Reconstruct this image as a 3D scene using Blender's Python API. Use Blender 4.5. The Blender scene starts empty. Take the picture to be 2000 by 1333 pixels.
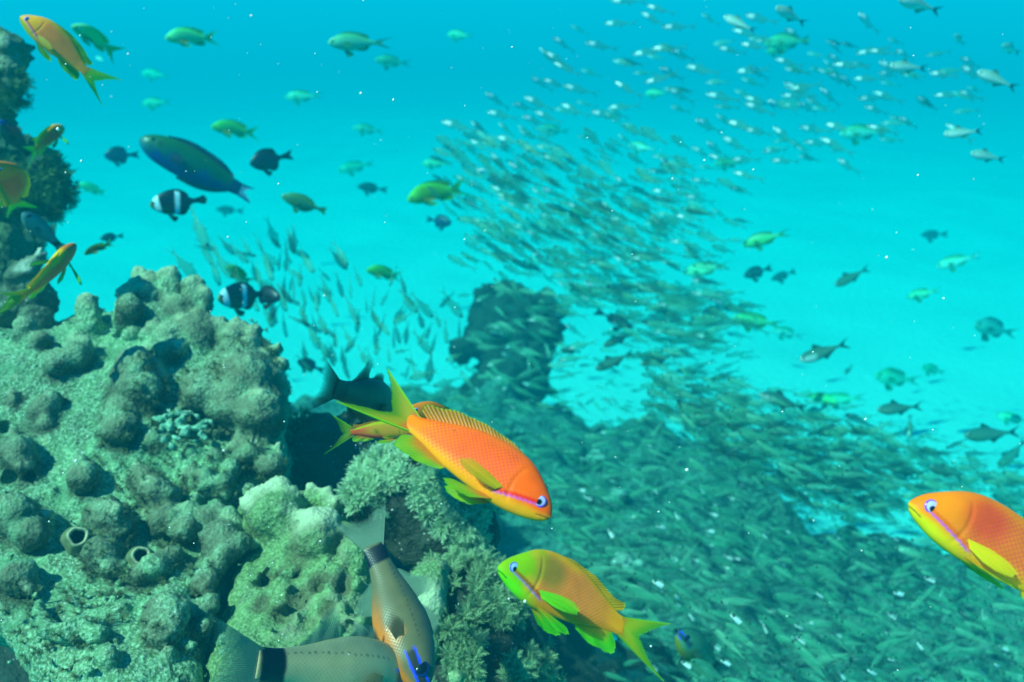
import bpy, math, random
import numpy as np
from mathutils import Vector, Matrix
SC = bpy.context.scene
COL = SC.collection
R = math.radians
random.seed(7)
RNG = np.random.default_rng(7)

# ------------------------------------------------------------------ camera
FPX, PITCH, CAMZ = 1732.0, R(21.2), 1.30
cam = bpy.data.objects.new('camera', bpy.data.cameras.new('camera'))
COL.objects.link(cam)
cam.data.sensor_width = 36.0
cam.data.lens = 36.0 * FPX / 2000.0
cam.data.clip_start = 0.01
cam.data.clip_end = 300.0
cam.location = (0, 0, CAMZ)
cam.rotation_euler = (R(90) - PITCH, 0, 0)
cam.data.dof.use_dof = True
cam.data.dof.focus_distance = 0.42
cam.data.dof.aperture_fstop = 12.0
SC.camera = cam

# ------------------------------------------------------------------ sky and sun (daylight, seen through the water)
SUN_EL, SUN_AZ = R(53), R(239)          # azimuth: clockwise from +Y, so the light comes over the left shoulder
w = bpy.data.worlds.new('World'); SC.world = w; w.use_nodes = True
nt = w.node_tree; nt.nodes.clear()
o_ = nt.nodes.new('ShaderNodeOutputWorld'); bg = nt.nodes.new('ShaderNodeBackground')
sky = nt.nodes.new('ShaderNodeTexSky'); sky.sky_type = 'NISHITA'; sky.sun_disc = False
sky.sun_elevation = SUN_EL; sky.sun_rotation = SUN_AZ
tint = nt.nodes.new('ShaderNodeMix'); tint.data_type = 'RGBA'; tint.blend_type = 'MULTIPLY'
tint.inputs[0].default_value = 1.0
tint.inputs[7].default_value = (0.0, 0.58, 1.06, 1)     # daylight reaching this depth has lost its red
nt.links.new(sky.outputs[0], tint.inputs[6]); nt.links.new(tint.outputs[2], bg.inputs[0])
bg.inputs[1].default_value = 0.09
nt.links.new(bg.outputs[0], o_.inputs[0])
sl = bpy.data.lights.new('sun', 'SUN'); sl.energy = 5.0; sl.angle = R(0.5); sl.color = (1.0, 0.90, 0.70)
sun = bpy.data.objects.new('sun', sl); COL.objects.link(sun)
_d = Vector((math.sin(SUN_AZ) * math.cos(SUN_EL), math.cos(SUN_AZ) * math.cos(SUN_EL), math.sin(SUN_EL)))
sun.rotation_euler = _d.to_track_quat('Z', 'Y').to_euler()
SC.view_settings.view_transform = 'Standard'; SC.view_settings.look = 'None'
SC.view_settings.gamma = 1.0; SC.view_settings.use_curve_mapping = False
SC.view_settings.exposure = 0.65
SC.cycles.transparent_max_bounces = 24
SC.cycles.max_bounces = 6
SC.cycles.volume_bounces = 0
SC.cycles.use_denoising = True

# ------------------------------------------------------------------ helpers
CP, SP = math.cos(PITCH), math.sin(PITCH)
FWD = np.array((0, CP, -SP)); UP = np.array((0, SP, CP)); RT = np.array((1.0, 0, 0)); CAM = np.array((0, 0, CAMZ))
def P(px, py, d):
    return CAM + d * (FWD + (px - 1000) / FPX * RT - (py - 666.5) / FPX * UP)
def lin(c):
    c = np.asarray(c, float) / 255.0
    return np.where(c <= 0.04045, c / 12.92, ((c + 0.055) / 1.055) ** 2.4)
def sm(a, b, x):
    t = np.clip((np.asarray(x, float) - a) / (b - a), 0, 1); return t * t * (3 - 2 * t)
def mixc(a, b, t):
    t = np.asarray(t)[..., None]; return a * (1 - t) + b * t
_TAB = np.random.default_rng(3).random((64, 64, 64)).astype(np.float32)
def vnoise(p, scale, off=0.0):
    q = np.asarray(p, np.float64) * scale + 100.37 + off
    i = np.floor(q).astype(np.int64); f = (q - i); f = f * f * (3 - 2 * f)
    x0, y0, z0 = (i[..., k] & 63 for k in range(3)); x1, y1, z1 = ((i[..., k] + 1) & 63 for k in range(3))
    fx, fy, fz = f[..., 0], f[..., 1], f[..., 2]
    a = _TAB[x0, y0, z0] * (1 - fx) + _TAB[x1, y0, z0] * fx
    b = _TAB[x0, y1, z0] * (1 - fx) + _TAB[x1, y1, z0] * fx
    c = _TAB[x0, y0, z1] * (1 - fx) + _TAB[x1, y0, z1] * fx
    d = _TAB[x0, y1, z1] * (1 - fx) + _TAB[x1, y1, z1] * fx
    return ((a * (1 - fy) + b * fy) * (1 - fz) + (c * (1 - fy) + d * fy) * fz) * 2 - 1
def fbm(p, scale, oct=3, off=0.0):
    s = 0; a = 1.0
    for k in range(oct):
        s = s + a * vnoise(p, scale * 2.03 ** k, off + 7.7 * k); a *= 0.5
    return s
def spline(pts, x):                                          # Catmull-Rom-like smooth 1-D interpolation
    pts = np.asarray(pts, float); X, Y = pts[:, 0], pts[:, 1]
    m = np.gradient(Y, X); x = np.clip(x, X[0], X[-1])
    i = np.clip(np.searchsorted(X, x, side='right') - 1, 0, len(X) - 2)
    h = X[i + 1] - X[i]; t = (x - X[i]) / h
    return ((2*t**3 - 3*t**2 + 1) * Y[i] + (t**3 - 2*t**2 + t) * h * m[i] + (-2*t**3 + 3*t**2) * Y[i+1] + (t**3 - t**2) * h * m[i+1])
def curve(pts, n):                                           # n points along a smooth polyline of any dimension
    pts = np.asarray(pts, float)
    L = np.r_[0, np.cumsum(np.linalg.norm(np.diff(pts, axis=0), axis=1))]; L /= L[-1]
    x = np.linspace(0, 1, n)
    return np.stack([spline(np.c_[L, pts[:, k]], x) for k in range(pts.shape[1])], 1)

def mk(name, verts, faces, mats, parent=None, uv=None, attrs=None, smooth=True, mat_idx=None):
    me = bpy.data.meshes.new(name)
    verts = np.ascontiguousarray(verts, np.float32)
    if isinstance(faces, np.ndarray):
        k = faces.shape[1]; n = len(faces)
        me.vertices.add(len(verts)); me.vertices.foreach_set('co', verts.ravel())
        me.loops.add(n * k); me.loops.foreach_set('vertex_index', np.ascontiguousarray(faces, np.int32).ravel())
        me.polygons.add(n); me.polygons.foreach_set('loop_start', np.arange(0, n * k, k, dtype=np.int32))
        me.update(calc_edges=True)
    else:
        me.from_pydata([tuple(v) for v in verts], [], [tuple(int(i) for i in f) for f in faces]); me.update()
    for m in (mats if isinstance(mats, (list, tuple)) else [mats]): me.materials.append(m)
    if mat_idx is not None: me.polygons.foreach_set('material_index', np.asarray(mat_idx, np.int32))
    me.polygons.foreach_set('use_smooth', [bool(smooth)] * len(me.polygons))
    if uv is not None:
        ul = me.uv_layers.new(name='UVMap'); idx = np.zeros(len(me.loops), np.int32)
        me.loops.foreach_get('vertex_index', idx)
        ul.data.foreach_set('uv', np.asarray(uv, np.float32)[idx].ravel())
    for an, av in (attrs or {}).items():
        av = np.asarray(av, np.float32)
        if av.ndim == 2:
            a = me.attributes.new(an, 'FLOAT_COLOR', 'POINT')
            a.data.foreach_set('color', np.c_[av, np.ones(len(av))].astype(np.float32).ravel())
        else:
            a = me.attributes.new(an, 'FLOAT', 'POINT'); a.data.foreach_set('value', av)
    me.validate()
    ob = bpy.data.objects.new(name, me); COL.objects.link(ob)
    if parent is not None: ob.parent = parent
    return ob
def tag(o, label, cat, group=None, kind=None):
    if label: o['label'] = label
    if cat: o['category'] = cat
    if group: o['group'] = group
    if kind: o['kind'] = kind
    return o
def empty(name, label, cat, group=None):
    o = bpy.data.objects.new(name, None); o.empty_display_size = 0.02; COL.objects.link(o)
    return tag(o, label, cat, group)
def copy_tree(o, label, group=None):
    c = o.copy(); COL.objects.link(c); c['label'] = label
    if group: c['group'] = group
    for ch in o.children:
        d = ch.copy(); COL.objects.link(d); d.parent = c
        for g in ch.children:
            e = g.copy(); COL.objects.link(e); e.parent = d
    return c

# ------------------------------------------------------------------ materials
class NT:
    def __init__(s, name):
        s.m = bpy.data.materials.new(name); s.m.use_nodes = True; s.t = s.m.node_tree; s.t.nodes.clear()
        s.out = s.n('ShaderNodeOutputMaterial')
    def n(s, typ, **kw):
        nd = s.t.nodes.new(typ)
        for k, v in kw.items(): setattr(nd, k, v)
        return nd
    def l(s, a, b): s.t.links.new(a, b)
    def mix(s, fac, a, b, blend='MIX'):
        nd = s.n('ShaderNodeMix', data_type='RGBA', blend_type=blend)
        for i, v in ((0, fac), (6, a), (7, b)):
            if hasattr(v, 'is_linked'): s.l(v, nd.inputs[i])
            elif i == 0: nd.inputs[0].default_value = v
            else: nd.inputs[i].default_value = (*v, 1)
        return nd.outputs[2]
    def ramp(s, fac, stops):
        nd = s.n('ShaderNodeValToRGB'); e = nd.color_ramp.elements
        while len(e) < len(stops): e.new(0.5)
        for k, (p, c) in enumerate(stops):
            e[k].position = p; e[k].color = (*c, 1) if len(c) == 3 else c
        s.l(fac, nd.inputs[0]); return nd.outputs[0]
    def noise(s, vec, scale, detail=3, rough=0.55):
        nd = s.n('ShaderNodeTexNoise'); nd.inputs['Scale'].default_value = scale
        nd.inputs['Detail'].default_value = detail; nd.inputs['Roughness'].default_value = rough
        s.l(vec, nd.inputs['Vector']); return nd.outputs[0]
    def voro(s, vec, scale, rnd=1.0, dim='3D', feature='F1'):
        nd = s.n('ShaderNodeTexVoronoi', voronoi_dimensions=dim, feature=feature); nd.inputs['Scale'].default_value = scale
        if 'Randomness' in nd.inputs: nd.inputs['Randomness'].default_value = rnd
        s.l(vec, nd.inputs['Vector']); return nd.outputs[0]
    def attr(s, name, fac=False):
        nd = s.n('ShaderNodeAttribute', attribute_name=name); return nd.outputs[2 if fac else 0]
    def math(s, op, a, b=0.0):
        nd = s.n('ShaderNodeMath', operation=op)
        for i, v in ((0, a), (1, b)):
            if hasattr(v, 'is_linked'): s.l(v, nd.inputs[i])
            else: nd.inputs[i].default_value = v
        return nd.outputs[0]
    def bump(s, h, strength, dist, prev=None):
        nd = s.n('ShaderNodeBump'); nd.inputs['Strength'].default_value = strength; nd.inputs['Distance'].default_value = dist
        s.l(h, nd.inputs['Height'])
        if prev is not None: s.l(prev, nd.inputs['Normal'])
        return nd.outputs[0]
    def bsdf(s, color, rough=0.5, spec=0.4, normal=None, metal=0.0, sss=0.0):
        b = s.n('ShaderNodeBsdfPrincipled')
        if hasattr(color, 'is_linked'): s.l(color, b.inputs['Base Color'])
        else: b.inputs['Base Color'].default_value = (*color, 1)
        if hasattr(rough, 'is_linked'): s.l(rough, b.inputs['Roughness'])
        else: b.inputs['Roughness'].default_value = rough
        b.inputs['Specular IOR Level'].default_value = spec; b.inputs['Metallic'].default_value = metal
        if normal is not None: s.l(normal, b.inputs['Normal'])
        return b.outputs[0]
    def mixs(s, fac, a, b):
        nd = s.n('ShaderNodeMixShader')
        if hasattr(fac, 'is_linked'): s.l(fac, nd.inputs[0])
        else: nd.inputs[0].default_value = fac
        s.l(a, nd.inputs[1]); s.l(b, nd.inputs[2]); return nd.outputs[0]
    def done(s, sh): s.l(sh, s.out.inputs['Surface']); return s.m
    def obj(s): return s.n('ShaderNodeTexCoord').outputs['Object']
    def uv(s): return s.n('ShaderNodeTexCoord').outputs['UV']

def m_fish_body(name, scale=70.0, net=(0.55, 0.05, 0.12), strength=0.8, rough=0.42, spec=0.35):
    s = NT(name); col = s.attr('Col'); msk = s.attr('Msk', True)
    mp = s.n('ShaderNodeMapping'); mp.inputs['Rotation'].default_value = (0, 0, R(45)); s.l(s.uv(), mp.inputs['Vector'])
    v = s.voro(mp.outputs[0], scale, 0.0, '2D')
    edge = s.ramp(v, [(0.30, (0, 0, 0)), (0.62, (1, 1, 1))])
    pat = s.ramp(s.noise(s.obj(), 6.0, 3), [(.30, (.55, .55, .55)), (.60, (1, 1, 1))])
    f = s.math('MULTIPLY', s.math('MULTIPLY', s.math('MULTIPLY', edge, msk), pat), strength)
    c = s.mix(f, col, net)
    nz = s.noise(s.obj(), 9.0, 4)
    c = s.mix(0.35, c, s.mix(1.0, c, s.ramp(nz, [(0.3, (0.62, 0.62, 0.62)), (0.7, (1.15, 1.15, 1.15))]), 'MULTIPLY'))
    b = s.bump(s.math('MULTIPLY', edge, msk), 0.12, 0.004)
    return s.done(s.bsdf(c, rough, spec, b))
def m_fin(name, trans=0.4, alpha=0.08, rays=60.0, rough=0.45):
    s = NT(name); col = s.attr('Col')
    wv = s.n('ShaderNodeTexWave', wave_type='BANDS', bands_direction='X'); wv.inputs['Scale'].default_value = rays / 20.0 * 3.14
    wv.inputs['Distortion'].default_value = 0.6; wv.inputs['Detail'].default_value = 1.0; s.l(s.uv(), wv.inputs['Vector'])
    c = s.mix(0.75, col, s.mix(1.0, col, s.ramp(wv.outputs[1], [(0.2, (0.42, 0.42, 0.42)), (0.8, (1.1, 1.1, 1.1))]), 'MULTIPLY'))
    d = s.bsdf(c, rough, 0.3, s.bump(wv.outputs[1], 0.3, 0.004))
    t = s.n('ShaderNodeBsdfTranslucent'); s.l(c, t.inputs[0])
    sh = s.mixs(trans, d, t.outputs[0])
    tr = s.n('ShaderNodeBsdfTransparent')
    a = s.math('MULTIPLY', s.attr('Alp', True), 1.0)
    return s.done(s.mixs(a, sh, tr.outputs[0]))
def m_attr(name, rough=0.4, spec=0.5):
    s = NT(name); return s.done(s.bsdf(s.attr('Col'), rough, spec))
# ------------------------------------------------------------------ fish builders (local: +X to the snout, +Z dorsal, body length 1)
M_BODY = m_fish_body('anthias_skin', 46.0, tuple(lin((230, 45, 70))), .75, .45, .07)
M_BODY2 = m_fish_body('pale_scaled_skin', 46.0, tuple(lin((60, 70, 60))), 0.3, 0.4, 0.45)
M_FIN = m_fin('fin_membrane', 0.4)
M_EYE = m_attr('eye_wet', 0.12, 0.6)

def loft(prof_top, prof_bot, width, ns, nr, bend=0.0, s_end=None, power=1.0):
    s_end = s_end or prof_top[-1][0]
    u = np.linspace(0, 1, ns); s = s_end * (0.45 * u ** 1.9 + 0.55 * u)
    s[0] = 0.0015
    top, bot, wd = spline(prof_top, s), spline(prof_bot, s), spline(width, s)
    a = np.linspace(0, 2 * np.pi, nr, endpoint=False)
    S, A = np.meshgrid(s, a, indexing='ij')
    c = ((top + bot) / 2)[:, None]; h = ((top - bot) / 2)[:, None]; W = wd[:, None]
    sn = np.sin(A); T = c + h * np.cos(A)
    Y = W * np.sign(sn) * np.abs(sn) ** power + bend * np.maximum(S - 0.3, 0) ** 2
    V = np.stack([0.5 - S, Y, T], -1).reshape(-1, 3)
    i, j = np.meshgrid(np.arange(ns - 1), np.arange(nr), indexing='ij')
    j2 = (j + 1) % nr
    F = np.stack([i * nr + j, i * nr + j2, (i + 1) * nr + j2, (i + 1) * nr + j], -1).reshape(-1, 4)
    caps = [list(range(nr))[::-1], [(ns - 1) * nr + k for k in range(nr)]]
    S, T = S.ravel(), T.ravel(); Q = np.cos(A).ravel()
    return V, [list(f) for f in F] + caps, S, T, Q

def fin_grid(base, edge, nu, nv, th, nrm=(0, 1, 0), wave=0.0, waves=3.0, curl=0.0, belly=0.0, lag=(0, 0, 0)):
    """ruled membrane from a base curve to an edge curve, a thin closed sheet that thins towards its edge"""
    B, E = curve(base, nu), curve(edge, nu)
    E = E + (E - B) * (np.random.default_rng(nu * 7 + nv).normal(0, .022, nu) * np.r_[0, np.ones(nu - 2), 0])[:, None]; nrm = np.asarray(nrm, float)
    u = np.linspace(0, 1, nu); v = np.linspace(0, 1, nv); U, Vv = np.meshgrid(u, v, indexing='ij')
    X = B[:, None, :] * (1 - Vv[..., None]) + E[:, None, :] * Vv[..., None]
    X = X + np.asarray(lag)[None, None] * (Vv * (1 - Vv))[..., None]
    off = wave * Vv * np.sin(U * waves * 2 * np.pi) + curl * Vv ** 2 + belly * np.sin(Vv * np.pi)
    X = X + off[..., None] * nrm
    t = (th * (1 - 0.75 * Vv))[..., None] * nrm
    V = np.r_[(X + t).reshape(-1, 3), (X - t).reshape(-1, 3)]
    n = nu * nv; F = []
    for i in range(nu - 1):
        for j in range(nv - 1):
            a, b, c, d = i * nv + j, (i + 1) * nv + j, (i + 1) * nv + j + 1, i * nv + j + 1
            F += [(a, b, c, d), (n + d, n + c, n + b, n + a)]
    rim = [(i * nv + nv - 1, (i + 1) * nv + nv - 1) for i in range(nu - 1)]
    rim += [((nu - 1) * nv + j + 1, (nu - 1) * nv + j) for j in range(nv - 1)] + [(j, j + 1) for j in range(nv - 1)]
    F += [(b, a, n + a, n + b) for a, b in rim]
    UV = np.c_[np.r_[U.ravel(), U.ravel()], np.r_[Vv.ravel(), Vv.ravel()]]
    return V, F, UV
def fin(name, parent, base, edge, colf, nu=30, nv=10, th=0.004, alpha=0.06, mat=None, **kw):
    V, F, UV = fin_grid(base, edge, nu, nv, th, **kw)
    c = colf(UV[:, 0], UV[:, 1])
    a = alpha * (0.3 + 2.2 * UV[:, 1] ** 2)
    return mk(name, V, F, mat or M_FIN, parent, UV, {'Col': c, 'Alp': a})
def xz(pts, y=0.0): return [(0.5 - s, y, t) for s, t in pts]

def eyes(root, s, t, y, r, iris, ring, pupil=(6, 10, 22), bulge=0.30, look=(0, 0)):
    n, m = 14, 24
    for side in (1, -1):
        th = np.linspace(0, np.pi / 2 * 1.15, n); ph = np.linspace(0, 2 * np.pi, m, endpoint=False)
        T, Ph = np.meshgrid(th, ph, indexing='ij')
        V = np.stack([r * np.sin(T) * np.cos(Ph), side * bulge * r * np.cos(T), r * np.sin(T) * np.sin(Ph)], -1).reshape(-1, 3)
        rad = np.hypot(V[:, 0] / r - look[0], V[:, 2] / r - look[1]); rr = np.hypot(V[:, 0], V[:, 2]) / r
        c = mixc(np.broadcast_to(lin(pupil), (len(V), 3)), np.broadcast_to(lin(iris), (len(V), 3)), sm(0.40, 0.50, rad))
        c = mixc(c, np.broadcast_to(lin(ring), (len(V), 3)), sm(0.74, 0.84, rr))
        V = V + np.array((0.5 - s, side * y, t))
        F = []
        for i in range(n - 1):
            for j in range(m):
                q = [i * m + j, i * m + (j + 1) % m, (i + 1) * m + (j + 1) % m, (i + 1) * m + j]
                F.append(q if side < 0 else q[::-1])
        mk('eye', V, F, M_EYE, root, None, {'Col': c})

ANT_TOP = [(0, -.012), (.013, .016), (.045, .060), (.10, .108), (.159, .148), (.22, .184), (.29, .211), (.38, .226), (.46, .228), (.55, .219),
           (.644, .203), (.73, .176), (.814, .141), (.88, .112), (.94, .085), (1.0, .064), (1.06, .060)]
ANT_BOT = [(0, -.020), (.013, -.043), (.04, -.066), (.083, -.087), (.15, -.110), (.218, -.125), (.30, -.134), (.37, -.137), (.45, -.134), (.535, -.128),
           (.62, -.121), (.70, -.112), (.80, -.092), (.90, -.070), (.97, -.060), (1.06, -.058)]
ANT_W = [(0, .004), (.02, .024), (.06, .047), (.12, .066), (.22, .083), (.34, .088), (.5, .080), (.65, .062), (.8, .042), (.92, .026), (1.0, .018), (1.06, .009)]

def anthias(name, label, pal, group=None, deep=1.0, hi=True, bend=0.0, dorsal_up=1.0, tail=None, pect_open=0.12, fin_alpha=0.06, eye=True, pelv=1.0):
    """lyretail reef fish: deep oval body, long low dorsal fin, crescent tail; pal gives the patch colours"""
    root = empty(name, label, 'fish', group)
    k = lambda pr: [(s, t * (1 + (deep - 1) * min(1, s * 5))) for s, t in pr]
    top, bot = k(ANT_TOP), k(ANT_BOT)
    V, F, S, T, Q = loft(top, bot, ANT_W, 150 if hi else 40, 88 if hi else 28, bend, power=0.92)
    Td = T / deep
    L = {a: lin(b) * (np.array((1, 1, 1)) if a in ('stripe', 'iris', 'ring') else (np.array((1.2, 1.0, .4)) if a in ('dorsal', 'fin', 'tail', 'fork', 'edge', 'anal', 'pect') else (np.array((1.0, .70, .20)) if pal['flank'][0] > 180 else np.array((1.0, 1.0, .8))))) for a, b in pal.items() if a not in ('look', 'scale')}
    N = len(S); full = lambda c: np.broadcast_to(c, (N, 3))
    nz = fbm(np.c_[S, T, Q * 0.1], 9.0, 2) * 0.05
    c = full(L['flank'])
    c = mixc(c, full(L['rear']), sm(.62, 1.0, S + nz))
    c = mixc(c, full(L['back']), sm(.45, .92, Q + nz * 2) * sm(.16, .32, S))
    c = mixc(c, full(L['belly']), sm(-.40, -.88, Q + nz * 2))
    c = mixc(c, full(L['head']), sm(.33, .16, S + nz + 0.25 * np.maximum(-Td, 0)))
    c = mixc(c, full(L['chin']), sm(0.0, -0.05, Td + nz * .3 + (S - .02) * .22) * sm(.42, .12, S))
    if 'patch' in L:
        c = mixc(c, full(L['patch']), 0.85 * sm(.16, .05, np.hypot((S - .36) * .9, (Td - .09))))
    # cheek stripe from under the eye to the pectoral fin, red above violet
    sl_ = -.012 - .30 * (S - .09); dist = Td - sl_
    along = sm(.085, .11, S) * sm(.375, .33, S)
    c = mixc(c, full(L['stripe2']), along * .85 * sm(.015, .008, np.abs(dist - .012)))
    c = mixc(c, full(L['stripe']), along * .8 * sm(.0065, .003, np.abs(dist + .004)))
    # mouth and gill cover
    ml = -.030 - .40 * S
    c = mixc(c, full(L['chin'] * .25), sm(.0045, .0015, np.abs(Td - ml)) * sm(.085, .07, S))
    msk = sm(.26, .36, S) * sm(1.0, .85, S) * sm(.95, .6, np.abs(Q)) * pal.get('scale', (1, 0, 0))[0]
    # carve the mouth and the gill edge a little
    gill = sm(.02, .0, np.abs(S - (.285 - 1.6 * (Td - .03) ** 2))) * sm(.16, .08, np.abs(Td - .02))
    V[:, 1] *= 1 - .06 * gill - .10 * sm(.006, .001, np.abs(Td - ml)) * sm(.085, .06, S)
    mk('body', V, F, M_BODY, root, np.c_[S, T], {'Col': c, 'Msk': msk})
    b0 = bend * .7 ** 2
    yb = lambda s: bend * max(s - .3, 0) ** 2
    X3 = lambda pts: [(0.5 - s, yb(s), t) for s, t in pts]
    d = deep
    nu, nv = (60, 14) if hi else (16, 5)
    cf = lambda a, b, e: (lambda u, v: mixc(mixc(np.broadcast_to(L[a], (len(u), 3)), np.broadcast_to(L[b], (len(u), 3)), sm(.1, .7, v)),
                                           np.broadcast_to(L[e], (len(u), 3)), sm(.90, 1.0, v) * .7))
    h = lambda s, t: (s, (spline(top, np.array([s]))[0] - .012) + max(0, (t * d - spline(top, np.array([s]))[0])) * dorsal_up)
    fin('dorsal_fin', root, X3([(s, float(spline(top, np.array([s]))[0]) - .012) for s in (.27, .4, .55, .7, .85, .95)]),
        X3([h(.30, .222), h(.37, .246), h(.5, .268), h(.60, .270), h(.70, .264), h(.82, .243), h(.93, .205), (1.03, .135 * d), (1.02, .095 * d)]),
        cf('fin', 'dorsal', 'edge'), nu, nv, alpha=fin_alpha, wave=.006, waves=4)
    up_t, lo_t, fork = tail or ((1.40, .235), (1.45, -.215), (1.17, -.01))
    edge = [up_t, ((up_t[0] * .45 + fork[0] * .55), (up_t[1] * .52 + fork[1] * .48)), (fork[0] + .03, fork[1] + .03), fork, (fork[0] + .03, fork[1] - .03),
            ((lo_t[0] * .45 + fork[0] * .55), (lo_t[1] * .52 + fork[1] * .48)), lo_t]
    def tailc(u, v):
        c = mixc(np.broadcast_to(L['rear'], (len(u), 3)), np.broadcast_to(L['tail'], (len(u), 3)), sm(.02, .28, v))
        e = sm(.80, 1.0, np.abs(u - .5) * 2) * .85
        c = mixc(c, np.broadcast_to(L['edge'], (len(u), 3)), e)
        return mixc(c, np.broadcast_to(L['fork'], (len(u), 3)), sm(.35, .95, v) * (1 - e))
    fin('tail_fin', root, X3([(1.0, .058), (1.02, .0), (1.0, -.056)]), X3(edge), tailc, nu, nv + 4, th=.010, alpha=fin_alpha, wave=.012, waves=1, curl=bend * .6)
    fin('anal_fin', root, X3([(.68, -.105 * d), (.80, -.082 * d), (.95, -.052)]),
        X3([(.70, -.138 * d), (.80, -.172 * d), (.92, -.182 * d), (1.03, -.168 * d), (1.02, -.10 * d), (.98, -.07)]), cf('fin', 'anal', 'edge'), nu // 2, nv, alpha=fin_alpha, wave=.005)
    for sd in (1, -1):
        fin('pelvic_fin', root, [(0.5 - s, sd * .03, t) for s, t in ((.33, -.12 * d), (.36, -.123 * d), (.40, -.125 * d))],
            [(0.5 - s, sd * y, t) for s, t, y in ((.44, (-.125 - .073 * pelv) * d, .055), (.54, (-.125 - .09 * pelv) * d, .065), (.635, (-.122 - .078 * pelv) * d, .06), (.62, (-.12 - .055 * pelv) * d, .05), (.50, (-.122 - .028 * pelv) * d, .035))],
            cf('fin', 'anal', 'edge'), 18, nv, th=.004, alpha=fin_alpha, nrm=(0, .9, .3), wave=.004)
        fin('pectoral_fin', root, [(0.5 - s, sd * (.080), t) for s, t in ((.315, -.045 * d), (.33, -.065 * d), (.345, -.085 * d))],
            [(0.5 - s, sd * (.08 + y), t) for s, t, y in ((.43, -.035 * d, pect_open * .5), (.55, -.055 * d, pect_open), (.60, -.085 * d, pect_open), (.55, -.115 * d, pect_open), (.42, -.115 * d, pect_open * .5))],
            cf('pect', 'pect', 'pect'), 18, nv, th=.003, alpha=fin_alpha + .12, nrm=(0.2, .95, 0), wave=.004)
    if eye:
        ye = float(spline(ANT_W, np.array([.098]))[0]) * .86
        eyes(root, .098, .012 * d, ye, .040, pal['iris'], pal['ring'], look=pal.get('look', (0, 0)))
    return root

def oval_fish(name, label, prof_top, prof_bot, width, bodyc, finc, tail, dorsal, anal, cat='fish', group=None, ns=44, nr=32, pect=None, eye=None,
              mat=None, fin_alpha=.1, msk=0.5, tailc=None, pelvic=None, bend=0.0, dorsal2=None, pectc=None):
    """general reef fish from a side outline"""
    root = empty(name, label, cat, group)
    V, F, S, T, Q = loft(prof_top, prof_bot, width, ns, nr, bend)
    mk('body', V, F, mat or M_BODY2, root, np.c_[S, T], {'Col': bodyc(S, T, Q), 'Msk': np.full(len(S), msk) * sm(.18, .3, S)})
    yb = lambda s: bend * max(s - .3, 0) ** 2
    X3 = lambda pts: [(0.5 - s, yb(s), t) for s, t in pts]
    tp = lambda s: float(spline(prof_top, np.array([s]))[0]); bt = lambda s: float(spline(prof_bot, np.array([s]))[0])
    e = prof_top[-1][0] - .03
    fin('tail_fin', root, X3([(e, tp(e) * .9), (e + .01, (tp(e) + bt(e)) / 2), (e, bt(e) * .9)]), X3(tail), tailc or finc, 26, 8, th=.008, alpha=fin_alpha, curl=bend * .5)
    for nm, pts in (('dorsal_fin', dorsal), ('dorsal_fin', dorsal2)):
        if pts:
            s0, s1 = pts[0][0], pts[-1][0]
            fin(nm, root, X3([(s, tp(s) - .012) for s in np.linspace(s0, min(s1, e), 5)]), X3(pts), finc, 26, 7, th=.006, alpha=fin_alpha, wave=.005)
    if anal:
        s0, s1 = anal[0][0], anal[-1][0]
        fin('anal_fin', root, X3([(s, bt(s) + .012) for s in np.linspace(s0, min(s1, e), 5)]), X3(anal), finc, 20, 6, th=.006, alpha=fin_alpha, wave=.004)
    for sd in (1, -1):
        if pect:
            s, t, ln, y = pect
            fin('pectoral_fin', root, [(0.5 - s, sd * y, t + .03), (.5 - s - .01, sd * y, t), (0.5 - s, sd * y, t - .03)],
                [(0.5 - s - ln * .7, sd * (y + .05), t + .05), (.5 - s - ln, sd * (y + .07), t - .01), (.5 - s - ln * .7, sd * (y + .05), t - .07)],
                pectc or finc, 10, 6, th=.003, alpha=fin_alpha + .25)
        if pelvic:
            s, t, ln = pelvic
            fin('pelvic_fin', root, [(0.5 - s, sd * .02, t), (.5 - s - .03, sd * .02, t), (.5 - s - .06, sd * .02, t)],
                [(0.5 - s - ln * .4, sd * .04, t - ln * .7), (.5 - s - ln * .7, sd * .045, t - ln * .75), (.5 - s - ln, sd * .04, t - ln * .35)], finc, 10, 6, th=.004, alpha=fin_alpha)
    if eye:
        s, t, r, iris, ring = eye
        eyes(root, s, t, float(spline(width, np.array([s]))[0]) * .85, r, iris, ring)
    return root

def pose(root, head, ped, dh, dt, roll=0.0, up=None):
    """put a fish with its snout and tail root at two points in the water; roll 0 shows its flank"""
    H, T = P(*head, dh), P(*ped, dt); X = H - T; L = np.linalg.norm(X); X = X / L
    C = (H + T) / 2; v = C - CAM; v = v / np.linalg.norm(v)
    Z = np.cross(X, v); Z = Z / np.linalg.norm(Z)
    if (Z @ (UP if up is None else np.asarray(up))) < 0: Z = -Z
    Y = np.cross(Z, X)
    a = R(roll); Z, Y = Z * math.cos(a) + Y * math.sin(a) * (1 if Y @ v < 0 else -1), None
    Z = Z / np.linalg.norm(Z); Y = np.cross(Z, X)
    M = np.eye(4); M[:3, 0], M[:3, 1], M[:3, 2], M[:3, 3] = X * L, Y * L, Z * L, C
    root.matrix_world = Matrix(M.tolist())
    return root
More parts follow.
